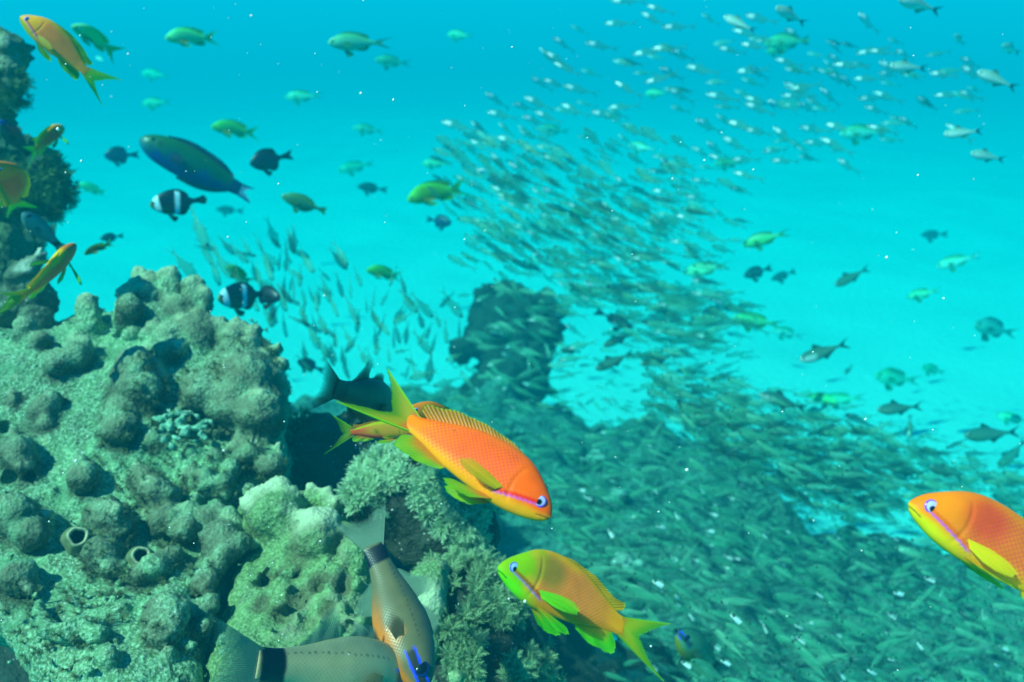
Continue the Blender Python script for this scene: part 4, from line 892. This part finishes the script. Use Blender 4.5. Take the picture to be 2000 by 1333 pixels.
# green and blue wrasse
WR_T = [(0, .0), (.02, .04), (.06, .075), (.14, .118), (.3, .155), (.5, .16), (.7, .135), (.85, .10), (.95, .075), (1.03, .068)]
WR_B = [(0, -.02), (.02, -.05), (.06, -.085), (.14, -.125), (.3, -.155), (.5, -.165), (.7, -.145), (.85, -.105), (.95, -.075), (1.03, -.066)]
WR_W = [(0, .008), (.05, .05), (.15, .085), (.4, .10), (.7, .07), (.9, .03), (1.03, .01)]
def wr_c(S, T, Q):
    n = len(S); z = fbm(np.c_[S, T, T * 0], 7, 2)
    c = mixc(lc((4, 42, 135), n), lc((10, 88, 58), n), sm(-.3, .15, T * 5 + z * .3 + .05)); c = mixc(c, lc((30, 90, 40), n), sm(.3, .9, Q))
    c = mixc(c, lc((45, 110, 120), n), .7 * sm(.14, .04, S) * sm(.3, -.2, Q)); c = mixc(c, lc((8, 20, 28), n), sm(.03, .015, np.hypot(S - .19, T - .045)) * .8)
    return mixc(c, lc((10, 20, 95), n), sm(.9, .98, S))
def wr_t(u, v):
    n = len(u); e = sm(.5, .9, np.abs(u - .5) * 2); return mixc(mixc(lc((15, 50, 170), n), lc((165, 215, 240), n), sm(.05, .4, v)), lc((20, 60, 150), n), e)
wr = oval_fish('wrasse', 'long dark green and blue wrasse with a white tail in the upper left water', WR_T, WR_B, WR_W, wr_c, flat((10, 40, 90)), [(1.17, .075), (1.1, .03), (1.08, 0), (1.13, -.03), (1.2, -.085)],
               [(.22, .155), (.4, .205), (.6, .20), (.8, .165), (.93, .10)], [(.45, -.19), (.65, -.195), (.82, -.15), (.93, -.09)], 'wrasse', None, 70, 40, pect=(.3, -.01, .16, .085), eye=(.12, .05, .022, (25, 50, 55), (10, 25, 30)), tailc=wr_t, msk=.6)
pose(wr, (273, 271), (462, 367), 1.25, 1.30)
pose(oval_fish('wrasse', 'olive brown oval fish alone right of the anemonefish', CH_T, CH_B, CH_W, lambda S, T, Q: mixc(lc((75, 120, 75), len(S)), lc((95, 130, 40), len(S)), sm(.35, .8, np.abs(Q))), flat((100, 140, 40)), [(1.2, .11), (1.2, .04), (1.18, 0), (1.2, -.05), (1.22, -.12)],
     [(.2, .16), (.4, .215), (.7, .20), (.88, .11)], [(.5, -.2), (.7, -.2), (.88, -.09)], 'fish', None, pect=(.3, -.02, .2, .07), eye=(.1, .02, .036, (60, 90, 70), (20, 40, 25)), pelvic=(.35, -.15, .2)), (549, 383), (622, 408), 1.6, 1.62)

# black anemonefish with white bars
def clown(label, yel=(40, 70, 8)):
    def bc(S, T, Q):
        n = len(S); c = mixc(lc((6, 12, 40), n), lc(yel, n), sm(-.15, -.6, Q) * sm(.6, .3, S)); w1 = sm(.075, .055, np.abs(S - .16 + .12 * T)); w2 = sm(.065, .045, np.abs(S - .60 - .15 * T))
        c = mixc(c, lc((205, 240, 248), n), np.clip(w1 + w2, 0, 1)); return mixc(c, lc((110, 140, 60), n), sm(.07, .03, S))
    return oval_fish('anemonefish', label, DA_T, DA_B, CH_W, bc, flat((12, 24, 30)), [(1.2, .11), (1.24, .05), (1.25, 0), (1.24, -.05), (1.2, -.11)], [(.25, .24), (.45, .30), (.7, .29), (.86, .17)],
                     [(.55, -.27), (.7, -.30), (.86, -.14)], 'anemonefish', 'black and white anemonefish', 60, 40, pect=(.33, -.03, .22, .08), eye=(.11, .04, .035, (40, 30, 10), (10, 10, 12)), pelvic=(.35, -.25, .22), mat=M_PLAINFISH)
M_PLAINFISH = m_fish_body('smooth_skin', 60, (.02, .03, .05), .12, .4, .45)
pose(clown('black anemonefish with two white bars swimming below the green wrasse'), (292, 402), (382, 392), 1.15, 1.17)
pose(clown('black anemonefish with a broad white bar half hidden by grey fish, by the coral top'), (424, 585), (508, 575), 1.05, 1.09)
pose(damsel('small black damselfish with a yellowish back right behind the half hidden anemonefish', (7, 16, 38), k=.9), (548, 584), (500, 572), 1.08, 1.10)

# ring tailed grey striped fish
CA_T = [(0, .0), (.02, .035), (.07, .08), (.15, .12), (.28, .16), (.45, .175), (.62, .15), (.8, .105), (.93, .082), (1.05, .08)]
CA_B = [(0, -.02), (.02, -.055), (.07, -.10), (.15, -.145), (.28, -.185), (.45, -.19), (.62, -.155), (.8, -.095), (.93, -.075), (1.05, -.075)]
CA_W = [(0, .006), (.04, .04), (.12, .075), (.3, .10), (.5, .095), (.75, .055), (.93, .028), (1.05, .012)]
def cardinal(label, body=(190, 172, 122), back=(140, 142, 108), belly=(205, 125, 30), ring=(5, 8, 28), tail=(120, 180, 155), hi=True, cheek=True, fc=(130, 165, 140), group='grey fish with a black ring before the tail'):
    def bc(S, T, Q):
        n = len(S); z = fbm(np.c_[S, T, T * 0], 12, 2) * .1; c = mixc(lc(body, n), lc(back, n), sm(.2, .95, Q + z)); c = mixc(c, lc(belly, n), sm(-.35, -.85, Q + z) * sm(.75, .45, S))
        c = mixc(c, lc(belly, n), .6 * sm(.12, .05, np.hypot(S - .36, T + .09) + z * .3))
        line = .045 + .05 * np.sin(np.clip(S, .2, .9) * 3); dots = (np.sin(S * 170) > .2) & (np.abs(T - line * .9) < .0048) & (S > .3) & (S < .9); c = mixc(c, lc((25, 25, 20), n), dots * .5)
        c = mixc(c, lc(ring, n), sm(.062, .046, np.abs(S - .965 - .1 * T + z * .1) * .8))
        if cheek:
            st = sm(.010, .005, np.abs(T - .030 + .03 * S)) + sm(.010, .005, np.abs(T + .030 + .05 * S)); c = mixc(c, lc((8, 10, 30), n), .8 * np.clip(sm(.034, .022, np.abs(T - .0 + .04 * S)) * sm(.26, .22, S), 0, 1))
            c = mixc(c, lc((40, 70, 250), n), np.clip(st, 0, 1) * sm(.27, .22, S))
        return c
    def tc(u, v): return mixc(lc(tuple(.8 * x for x in body), len(u)), lc(tail, len(u)), sm(.0, .45, v))
    return oval_fish('cardinalfish', label, CA_T, CA_B, CA_W, bc, lambda u, v: lc(fc, len(u)).copy(), [(1.36, .21), (1.31, .08), (1.27, 0), (1.31, -.09), (1.36, -.22)],
                     [(.58, .17), (.60, .30), (.66, .315), (.74, .20), (.82, .115)], [(.58, -.17), (.62, -.28), (.7, -.25), (.80, -.10)], 'cardinalfish', group, 160 if hi else 40, 90 if hi else 26, pect=(.34, -.04, .24, .10),
                     eye=(.115, .018, .052, (8, 10, 26), (18, 30, 95)), pelvic=(.36, -.18, .25), fin_alpha=.45, msk=.08, mat=M_CARD, bend=.0, pectc=lambda u, v: lc(tuple(.97 * x for x in body), len(u)).copy(), dorsal2=[(.30, .17), (.36, .24), (.44, .235), (.52, .175)])
M_CARD = m_fish_body('cardinalfish_skin', 60.0, (.10, .10, .05), .30, .35, .3)
pose(cardinal('big grey fish with black ring and hazy green tail at the bottom edge, facing right'), (815, 1322), (518, 1300), .45, .385)
pose(cardinal('grey brown fish diving steeply head down beside the big ringed one, blue cheek stripes', (105, 98, 66), (62, 76, 64), (215, 115, 20), tail=(90, 125, 90)), (832, 1346), (732, 1078), .43, .47, 0, RT)
pose(cardinal('little fish with blue eye stripe and yellow belly below the green crescent tail', (105, 150, 110), (60, 110, 80), (150, 140, 25), hi=False), (1325, 1236), (1396, 1302), .80, .84)
pose(cardinal('black backed grey fish with blue eye marks behind the tail of the big orange one', (44, 54, 46), (14, 26, 22), (36, 28, 22), tail=(16, 26, 26), cheek=False, fc=(26, 36, 34)), (768, 794), (660, 762), .60, .525, 0)
pose(cardinal('pale grey fish half behind the reef pillar above the pink orange fish', (85, 140, 140), (50, 90, 100), (90, 130, 120), hi=False, cheek=False), (45, 415), (112, 478), .86, .90)
pose(cardinal('dark grey fish with a blue eye at the left edge under the pillar top', (40, 70, 75), (20, 40, 60), (40, 80, 70), hi=False), (0, 235), (55, 300), .84, .88)

# slim silvery fish, each clear enough to tell apart
SL_T = [(0, .005), (.03, .04), (.1, .085), (.25, .125), (.42, .135), (.6, .11), (.78, .065), (.92, .035), (1.03, .032)]
SL_B = [(0, -.012), (.03, -.04), (.1, -.085), (.25, -.13), (.42, -.135), (.6, -.105), (.78, -.06), (.92, -.034), (1.03, -.03)]
SL_W = [(0, .006), (.05, .035), (.15, .06), (.35, .07), (.6, .05), (.85, .022), (1.03, .008)]
M_SILV = m_fish_body('silvery_skin', 60.0, (.45, .5, .45), .3, .25, .8)
def slim(label, body, back, tail, group, deep=1.0, sp=None):
    def bc(S, T, Q):
        n = len(S); c = mixc(lc(body, n), lc(back, n), sm(-.1, .8, Q)); c = mixc(c, lc((235, 235, 225), n), (sp or 0) * sm(.45, .30, S) * sm(.35, -.1, Q)); return mixc(c, lc(back, n), sm(.7, 1, S) * .5)  # white on the silvery front doubles as a painted glint
    k = lambda pr: [(s, t * deep) for s, t in pr]
    return oval_fish('silvery_fish', label, k(SL_T), k(SL_B), SL_W, bc, flat(back), [(1.27, .13), (1.14, .04), (1.10, 0), (1.14, -.04), (1.25, -.14)], [(.36, .13 * deep), (.42, .21 * deep), (.5, .18 * deep), (.6, .115 * deep)],
                     [(.55, -.12 * deep), (.6, -.17 * deep), (.75, -.1 * deep), (.85, -.06)], 'fish', group, 34, 20, eye=(.085, .018, .04, (60, 60, 55), (210, 210, 200)), tailc=flat(tail), mat=M_SILV)
GS, GD = 'silvery fish at the top right', 'slim grey green fish over the sand'
SILV = [((1414, 32), (1465, 56), 1.5, 'silver white fish with a plain body at the left of the glinting school', GS), ((1515, 14), (1563, 41), 1.4, 'silver white fish with a dark forked tail at the top edge', GS), ((1754, -4), (1822, 18), 1.3, 'grey green silvery fish cut by the top edge', GS),
        ((1738, 129), (1797, 133), 1.4, 'slender silver fish level in the middle of the upper right school', GS), ((1909, 140), (1972, 167), 1.3, 'large silver fish with forked tail near the right edge', GS), ((1843, 262), (1905, 257), 1.35, 'white silver fish level with dark tail below the others at the right', GS), ((1896, 299), (1950, 310), 1.4, 'pale silver fish lowest of the upper right school', GS),
        ((1865, 68), (1880, 84), 1.7, 'tiny white silver fish alone right of the glinting school', GS), ((1958, 88), (1985, 101), 1.7, 'tiny white silver fish closest to the right edge at the top', GS)]
for h, t, d, lab, g in SILV: pose(slim(lab, (225, 232, 215), (130, 170, 150), (40, 80, 100), g, 1.1, .8), h, t, d, d + random.uniform(-.01, .03))
for h, t, d, lab, sp in (((1561, 704), (1640, 676), 1.5, 'slim grey fish with bright glint behind its eye, nose down left over the sand', .7), ((1483, 769), (1560, 794), 1.5, 'slim grey fish with bright cheek glint pointing up left above the lower school', .7), ((1713, 801), (1785, 795), 1.6, 'slim dark green fish level over the bright sand', .1),
                         ((1775, 858), (1777, 818), 1.9, 'small dark blue fish hanging head down over the bright sand', 0), ((1883, 851), (1972, 845), 1.6, 'large dark green fish at the right edge over the sand', 0), ((1597, 845), (1665, 842), 1.7, 'dark green fish skimming the upper edge of the lower school', 0), ((1630, 558), (1685, 530), 2.1, 'faint green slim fish alone in open water right of the dense school', 0),
                         ((1094, 684), (1128, 687), 1.8, 'dark little fish level just right of the rock pinnacle', 0), ((1650, 732), (1662, 716), 2.6, 'faint short fish under the glinting grey one', 0), ((1730, 910), (1795, 925), 1.5, 'dark green slim fish above the right edge fish', .1), ((1815, 912), (1868, 928), 1.5, 'grey green fish just left above the right edge orange fish', 0), ((1950, 915), (1995, 868), 2.2, 'blurred dark fish diving at the right edge over the sand', 0),
                         ((1162, 722), (1225, 694), 1.7, 'dark grey fish nose down right of the pinnacle foot', 0), ((1250, 712), (1312, 694), 1.8, 'grey green fish over the sand gap right of the pinnacle', 0), ((1178, 676), (1228, 655), 1.9, 'grey fish nose down right above the sand gap', 0), ((1720, 886), (1760, 872), 2.0, 'faint green fish low on the bright sand edge', 0)):
    pose(slim(lab, (95, 130, 100), (55, 100, 85), (45, 90, 85), GD, 1.0, sp), h, t, d, d + .02)
# ------------------------------------------------------------------ the school of small glassy fish
def m_glass(name, c, a, rough=.35, spec=.4):
    s = NT(name); oi = s.n('ShaderNodeObjectInfo'); d = s.bsdf(c, rough, spec); tr = s.n('ShaderNodeBsdfTransparent'); n = s.noise(s.obj(), 3.0, 2)
    return s.done(s.mixs(s.math('MULTIPLY', s.ramp(n, [(.3, (.8, .8, .8)), (.7, (1.15, 1.15, 1.15))]), a), tr.outputs[0], d))
MG_BODY = m_glass('glassfish_flesh', tuple(lin((90, 150, 105))), .25); MG_DUSK = m_glass('dusky_flesh', tuple(lin((88, 165, 130))), .37)
MG_FIN = m_glass('glassfish_fin', tuple(lin((80, 130, 105))), .22)
MG_GLINT = m_fish_body('silver_belly_glint', 30, (.9, .9, .9), 0, .22, .9); MG_EYE = m_glass('glassfish_eye', (.01, .012, .015), 1.0)
def m_glint():
    s = NT('silver_sac_glint'); return s.done(s.bsdf((.95, .95, .93), .25, .9))  # plain white on the silver sac, painted in as its glint of light
MG_GLINT = m_glint()
def glassfish_geo(glint, deep=1.0, ns=16, nr=12, bend=0.0):
    V, F, S, T, Q = loft([(s, t * deep) for s, t in SL_T], [(s, t * deep) for s, t in SL_B], SL_W, ns, nr, bend)
    F = [tuple(f) for f in F]; MI = []
    for f in F:
        s, q, t = S[list(f)].mean(), Q[list(f)].mean(), T[list(f)].mean()
        if glint == 2 and .05 < s < .28 and -.45 < q < .6 and len(f) == 4: MI.append(2)  # glint painted as white faces near the head
        elif glint == 1 and ((.10 < s < .30 and -.5 < q < .35) or (s < .09 and q < .2)) and len(f) == 4: MI.append(2)
        else: MI.append(0)
    V = list(map(tuple, V)); y = lambda s: bend * max(s - .3, 0) ** 2
    def tri(pts, th=.006):
        b = len(V); n = len(pts)
        for sg in (1, -1): V.extend((0.5 - s, y(s) + sg * th * (1 if k == 0 else .3), t) for k, (s, t) in enumerate(pts))
        F.append(tuple(range(b, b + n))); F.append(tuple(range(b + 2 * n - 1, b + n - 1, -1)))
        for k in range(n): F.append((b + k, b + n + k, b + n + (k + 1) % n, b + (k + 1) % n))
        MI.extend([1] * (n + 2))
    tri([(.98, .0), (1.0, .03), (1.30, .135), (1.16, .035), (1.12, 0)]); tri([(.98, .0), (1.12, 0), (1.16, -.035), (1.28, -.14), (1.0, -.03)])
    d = deep
    tri([(.40, .12 * d), (.43, .215 * d), (.52, .16 * d), (.58, .10 * d)]); tri([(.55, -.10 * d), (.60, -.18 * d), (.78, -.09 * d), (.82, -.05 * d)])
    for sg in (1, -1):                                     # eyes
        b = len(V); r = .040; m = 8; yy = .042 * sg
        V.append((.5 - .085, yy * 1.35, .018))
        V.extend((.5 - .085 + r * math.cos(2 * math.pi * k / m), yy * .9, .018 + r * math.sin(2 * math.pi * k / m)) for k in range(m))
        for k in range(m):
            f = (b, b + 1 + k, b + 1 + (k + 1) % m); F.append(f if sg < 0 else f[::-1]); MI.append(3)
    return np.array(V), F, MI
def school_mesh(name, glint, dusk, deep, bend):
    V, F, MI = glassfish_geo(glint, deep, bend=bend); o = mk(name, V, F, [MG_DUSK if dusk else MG_BODY, MG_FIN, MG_GLINT, MG_EYE], None, mat_idx=MI)
    me = o.data; bpy.data.objects.remove(o); return me
ME = {g: [school_mesh('glassfish', g, g == 0, dp * (1.3 if g == 0 else 1), b) for dp, b in ((.85, .0), (1.0, .14), (.8, -.14))] for g in (0, 1, 2)}  # dusky and glinting copies carry a difference in light in their materials
def frame(px, py, d, ang, L, yaw):
    """matrix of a fish whose head is at a pixel and whose tail points along ang (degrees, 0 = right, 90 = down)"""
    a = R(ang); t = math.cos(a) * RT - math.sin(a) * UP; yw = R(yaw); X = -(t * math.cos(yw) + FWD * math.sin(yw)); X = X / np.linalg.norm(X)
    H = P(px, py, d); C = H - X * L * .5; Z = np.array((0, 0, 1.0)) + .35 * UP; Z = Z - X * (X @ Z)
    if np.linalg.norm(Z) < .35: Z = RT - X * (X @ RT)
    Z /= np.linalg.norm(Z); Y = np.cross(Z, X); M = np.eye(4); M[:3, 0], M[:3, 1], M[:3, 2], M[:3, 3] = X * L, Y * L, Z * L, C
    return M
def add_school(M, g, label, group):
    o = bpy.data.objects.new('glassfish', random.choice(ME[g])); COL.objects.link(o); o.matrix_world = Matrix(M.tolist()); tag(o, label, 'fish', group)
GL = [(1197, 4), (1268, 14), (1257, 27), (1298, 56), (1185, 49), (1085, 76), (1149, 86), (1070, 104), (1087, 125), (1240, 110), (1278, 98), (1315, 101), (1043, 154), (1065, 158), (1105, 170), (1205, 162), (1264, 165), (1310, 176), (1294, 135), (1159, 221), (1193, 213), (954, 184), (1030, 192), (1008, 206), (1102, 206), (957, 221), (1051, 221), (1026, 230), (868, 240),
      (1460, 32), (1436, 61), (1538, 59), (1408, 96), (1451, 88), (1345, 132), (1443, 143), (1470, 133), (1627, 86), (1624, 110), (1632, 128), (1676, 108), (1703, 101), (1754, 101), (1624, 147), (1647, 152), (1671, 157), (1723, 123), (1882, 116), (1883, 133), (1821, 145), (1721, 145), (1519, 118), (1536, 164), (1608, 175), (1548, 177), (1531, 189), (1711, 182), (1681, 196), (1796, 194), (1878, 182), (1829, 189),
      (1460, 192), (1460, 204), (1502, 199), (1384, 186), (1565, 204), (1694, 211), (1762, 233), (1426, 240), (1460, 255), (1364, 236), (1617, 245), (1566, 251), (1698, 248), (1516, 251), (1416, 270), (1608, 272), (1576, 280), (1386, 280), (1357, 290), (1391, 305), (1495, 299), (1511, 316), (1642, 314), (1438, 339), (1431, 371), (1342, 385), (1435, 314), (1853, 245), (1683, 28), (1745, 125)]
BRIGHT = {(1197, 4), (1268, 14), (1257, 27), (1298, 56), (1185, 49), (1085, 76), (1070, 104), (1240, 110), (1043, 154), (1065, 158), (1105, 170), (1205, 162), (1264, 165), (1310, 176), (1159, 221), (1460, 32), (1538, 59), (1408, 96), (1451, 88), (1345, 132), (1443, 143), (1470, 133), (1627, 86), (1624, 110), (1676, 108), (1754, 101), (1624, 147), (1671, 157), (1796, 194), (1878, 182), (1460, 204), (1502, 199),
          (1426, 240), (1460, 255), (1416, 270), (1511, 316), (1882, 116), (1342, 385), (1883, 133), (1617, 245)}
LA = 'tiny glassy fish with a white glint at its head in the thin upper right school'
LA2 = 'tiny see-through green fish with hardly any glint in the thin upper right school'
for x, y in GL:
    b = (x, y) in BRIGHT; d = random.uniform(1.35, 1.75); ln = random.uniform(46, 62)
    add_school(frame(x - 5, y - 3, d, random.gauss(14, 11), ln * d / FPX, random.uniform(-25, 45)), 2 if b else 1, LA if b else LA2, 'glinting fish of the upper right school' if b else 'see-through fish of the upper right school')
GM = [(851, 268), (903, 260), (920, 272), (938, 275), (972, 267), (1009, 275), (1073, 290), (1057, 299), (935, 299), (994, 317), (1168, 314), (1126, 329), (1225, 300), (1316, 305), (1106, 344), (1288, 321), (1274, 371), (1109, 397), (960, 363), (1060, 366), (845, 292), (880, 290), (960, 300), (1020, 300), (930, 330), (980, 345), (1040, 330), (1085, 320), (1200, 345), (1240, 330), (1150, 360), (1190, 385), (1230, 400),
      (900, 320), (1000, 380), (1050, 400), (1100, 430), (1160, 450), (1215, 440), (1270, 430), (1320, 420), (1350, 350), (940, 400), (980, 430), (1030, 450), (1080, 480), (1140, 490), (1200, 500), (1260, 480), (1310, 470), (930, 440), (1000, 480), (1390, 480), (1400, 350), (1360, 455), (1180, 280), (1140, 250), (1250, 250), (1215, 245), (1310, 265)]
for x, y in GM:
    d = random.uniform(1.45, 1.8); ln = random.uniform(42, 54)
    add_school(frame(x, y, d, random.gauss(30 - (x - 1000) * .02, 9), ln * d / FPX, random.uniform(-25, 35)), random.choice((0, 0, 0, 1)), 'dusky glassy fish slanting down right in the dense middle of the school', 'slanting fish in the middle of the school')
LEFT = [((407, 484), (372, 412)), ((543, 482), (526, 430)), ((489, 497), (472, 467)), ((533, 551), (500, 474)), ((614, 534), (574, 484)), ((385, 545), (344, 494)), ((574, 585), (570, 540)), ((621, 609), (607, 555)), ((645, 592), (631, 541)), ((591, 619), (596, 575)), ((658, 678), (652, 640)), ((638, 656), (622, 605)), ((680, 520), (648, 475)), ((706, 561), (695, 525)), ((761, 560), (773, 520)), ((729, 599), (729, 562)),
        ((761, 656), (732, 618)), ((702, 636), (668, 575)), ((815, 612), (783, 570)), ((846, 622), (806, 575)), ((903, 622), (865, 568)), ((768, 632), (805, 612)), ((787, 661), (790, 640)), ((842, 692), (810, 650)), ((734, 695), (740, 662)), ((771, 688), (800, 684)), ((883, 664), (905, 662)), ((430, 560), (410, 500)), ((455, 545), (420, 490)), ((480, 590), (465, 520)), ((415, 520), (392, 470)), ((510, 560), (488, 500)), ((560, 610), (540, 560)), ((600, 640), (585, 590)),
        ((660, 620), (640, 570)), ((690, 680), (670, 640)), ((720, 715), (700, 680)), ((585, 560), (590, 520)), ((640, 700), (625, 660)), ((530, 640), (515, 590)), ((800, 740), (850, 725)), ((845, 755), (900, 740)), ((790, 700), (815, 715)), ((740, 640), (728, 600)), ((505, 610), (485, 560)), ((560, 660), (548, 610)), ((820, 672), (832, 640)), ((870, 705), (905, 690)), ((780, 760), (835, 752)), ((860, 640), (850, 610))]
for h, t in LEFT:
    d = random.uniform(1.2, 1.5); v = (t[0] - h[0], t[1] - h[1]); ln = math.hypot(*v) * .92
    add_school(frame(*h, d, math.degrees(math.atan2(v[1], v[0])), ln * d / FPX, random.uniform(-20, 25)), 0, 'grey glassy fish hanging head down between the leather coral and the rock pinnacle', 'head down fish by the pinnacle')

DD = np.arange(.7, 3.4, .02)
def reef_depth(px, py):
    p = np.array([P(px, py, d) for d in DD]); below = p[:, 2] < np.maximum(reef_h(p[:, 0], p[:, 1]), .02); return DD[np.argmax(below)] if below.any() else 3.0
def in_poly(x, y, poly): return poly_sd(np.array([float(x)]), np.array([float(y)]), poly)[0] < 0
def scatter(poly, n, dens=None):
    p = np.array(poly); out = []
    while len(out) < n:
        x, y = random.uniform(p[:, 0].min(), p[:, 0].max()), random.uniform(p[:, 1].min(), p[:, 1].max())
        if in_poly(x, y, poly) and (dens is None or random.random() < dens(x, y)): out.append((x, y))
    return out
LOW = [(720, 770), (800, 725), (900, 742), (1100, 735), (1240, 745), (1340, 745), (1420, 790), (1560, 835), (1700, 890), (1850, 950), (2030, 985), (2060, 1360), (1180, 1360), (1060, 1080), (960, 860)]
MID = [(845, 260), (930, 240), (1060, 270), (1190, 300), (1330, 330), (1410, 400), (1420, 480), (1380, 560), (1300, 590), (1160, 570), (1060, 545), (970, 520), (910, 470), (890, 400), (850, 320)]
TRAIL = [(1090, 540), (1250, 560), (1380, 560), (1420, 620), (1340, 690), (1280, 660), (1150, 620)]
def low_fish(x, y):
    ds = reef_depth(x, y); d = ds * random.uniform(.66, .98); d = max(d, .78) if x > 1080 or y < 1000 else max(d, .85)
    a = random.gauss(24 if x > 1250 else 10, 16) if random.random() < .85 else random.uniform(-60, 60); return d, a
for x, y in scatter(LOW, 85):
    ds = reef_depth(x, y); d = max(.80, ds * random.uniform(.60, .72)); a = random.gauss(22, 15)
    add_school(frame(x, y, d, a, random.uniform(.03, .042), random.uniform(-25, 30)), random.choice((0, 0, 0, 0, 1)), 'dusky see-through fish on the near side of the packed lower school over the reef slope', 'near fish of the lower school')
# the far mass of the school reads as one cloud of fish
GEO = [glassfish_geo(g, dp, 9, 8, b) for g, dp, b in ((0, .82, 0), (1, .95, .1), (1, .8, -.12), (0, .9, .1), (0, 1.25, .06))]
VV, FF, MM = [], [], []; nv = 0
def push(M, k, tones=(0, 0, 0, 0, 4, 4, 5)):
    global nv
    V, F, MI = GEO[k]; VV.append(V @ M[:3, :3].T + M[:3, 3]); tone = random.choice(tones); MI = [tone if m == 0 else m for m in MI]; FF.extend(tuple(i + nv for i in f) for f in F); MM.extend(MI); nv += len(V)
for x, y in scatter(LOW, 1500):
    x += random.gauss(0, 22); y += random.gauss(0, 22); d, a = low_fish(x, y); push(frame(x, y, d, a, random.uniform(.026, .043), random.uniform(-35, 40)), random.choice((0, 0, 0, 0, 3, 3, 1)))
for x, y in scatter(MID, 520, lambda x, y: (.45 + .55 * float(sm(250, 420, y))) * (1 - .75 * float(sm(1150, 1400, x)))):
    x += random.gauss(0, 28); y += random.gauss(0, 16); d = random.uniform(1.6, 2.5); push(frame(x, y, d, random.gauss(27 - (x - 1000) * .02, 9), random.uniform(.034, .052), random.uniform(-30, 35)), random.choice((0, 0, 3, 3, 0, 1)))
for x, y in scatter(TRAIL, 180):
    x += random.gauss(0, 30); y += random.gauss(0, 25); d = random.uniform(1.6, 2.6); push(frame(x, y, d, random.gauss(8, 12), random.uniform(.048, .064), random.uniform(-25, 30)), random.choice((0, 0, 1, 3)))
for x, y in scatter([(1040, 60), (1300, 20), (1500, 40), (1900, 100), (1880, 260), (1600, 330), (1400, 400), (1100, 300)], 70):
    d = random.uniform(1.9, 2.6); push(frame(x, y, d, random.gauss(14, 10), random.uniform(.046, .056), random.uniform(-25, 35)), random.choice((1, 2)))
for x, y in scatter([(1220, 700), (1350, 640), (1430, 660), (1400, 760), (1260, 750)], 26):
    d = random.uniform(1.7, 2.2); push(frame(x, y, d, random.gauss(-14, 12), random.uniform(.05, .064), random.uniform(-25, 30)), 0)
for x, y in scatter([(1240, 690), (1450, 760), (1700, 830), (2000, 930), (2010, 1020), (1700, 960), (1450, 880), (1250, 800)], 620):
    d = random.uniform(1.3, 2.0); push(frame(x, y + random.gauss(0, 14), d, random.gauss(12, 16), random.uniform(.032, .048), random.uniform(-30, 35)), random.choice((0, 0, 3)))
for x, y in scatter([(1320, 760), (1500, 830), (1720, 930), (1720, 1000), (1560, 975), (1420, 900), (1320, 830)], 330):
    d = random.uniform(1.15, 1.6); push(frame(x, y + random.gauss(0, 14), d, random.gauss(14, 18), random.uniform(.03, .044), random.uniform(-30, 35)), random.choice((0, 0, 3)), (0, 0, 5, 4))
for x, y in scatter([(890, 570), (960, 540), (1090, 550), (1120, 640), (1100, 760), (900, 760)], 75):
    d = random.uniform(1.5, 2.1); push(frame(x, y, d, random.gauss(15, 25), random.uniform(.036, .055), random.uniform(-35, 40)), random.choice((0, 3, 1)), (0, 4, 4))
for x, y in scatter([(400, 480), (560, 470), (760, 560), (900, 610), (900, 735), (780, 760), (560, 720), (500, 600)], 85):
    d = random.uniform(1.35, 1.9); push(frame(x, y, d, random.gauss(-112 + .09 * (x - 600), 24), random.uniform(.028, .044), random.uniform(-25, 30)), random.choice((4, 4, 0)), (0, 5, 5))
o = mk('fish_school', np.concatenate(VV), FF, [MG_DUSK, MG_FIN, MG_GLINT, MG_EYE, m_glass('pale_flesh', tuple(lin((120, 185, 150))), .34), m_glass('dark_flesh', tuple(lin((30, 84, 80))), .5)], None, mat_idx=MM)
tag(o, 'far dense cloud of hundreds of small glassy fish from mid water down over the reef slope', 'fish school', None, 'stuff')

# drifting specks in the water
ico = np.array([(1, 0, 0), (-1, 0, 0), (0, 1, 0), (0, -1, 0), (0, 0, 1), (0, 0, -1)], float); icf = np.array([(0, 2, 4), (2, 1, 4), (1, 3, 4), (3, 0, 4), (2, 0, 5), (1, 2, 5), (3, 1, 5), (0, 3, 5)])
VV, FF = [], []
for k in range(380):
    x, y, d = random.uniform(0, 2000), random.uniform(0, 1333), random.uniform(.3, 1.1)
    r = abs(random.gauss(0, 1)) * .00025 + .0002; VV.append(P(x, y, d) + ico * r * np.array((1, random.uniform(.6, 1.2), random.uniform(.6, 1.3)))); FF.append(icf + 6 * k)
s = NT('drifting_speck'); msp = s.done(s.bsdf((.9, .9, .86), .5, .5))
tag(mk('drifting_specks', np.concatenate(VV), np.concatenate(FF), msp), 'tiny pale specks drifting in the water', 'specks', None, 'stuff')
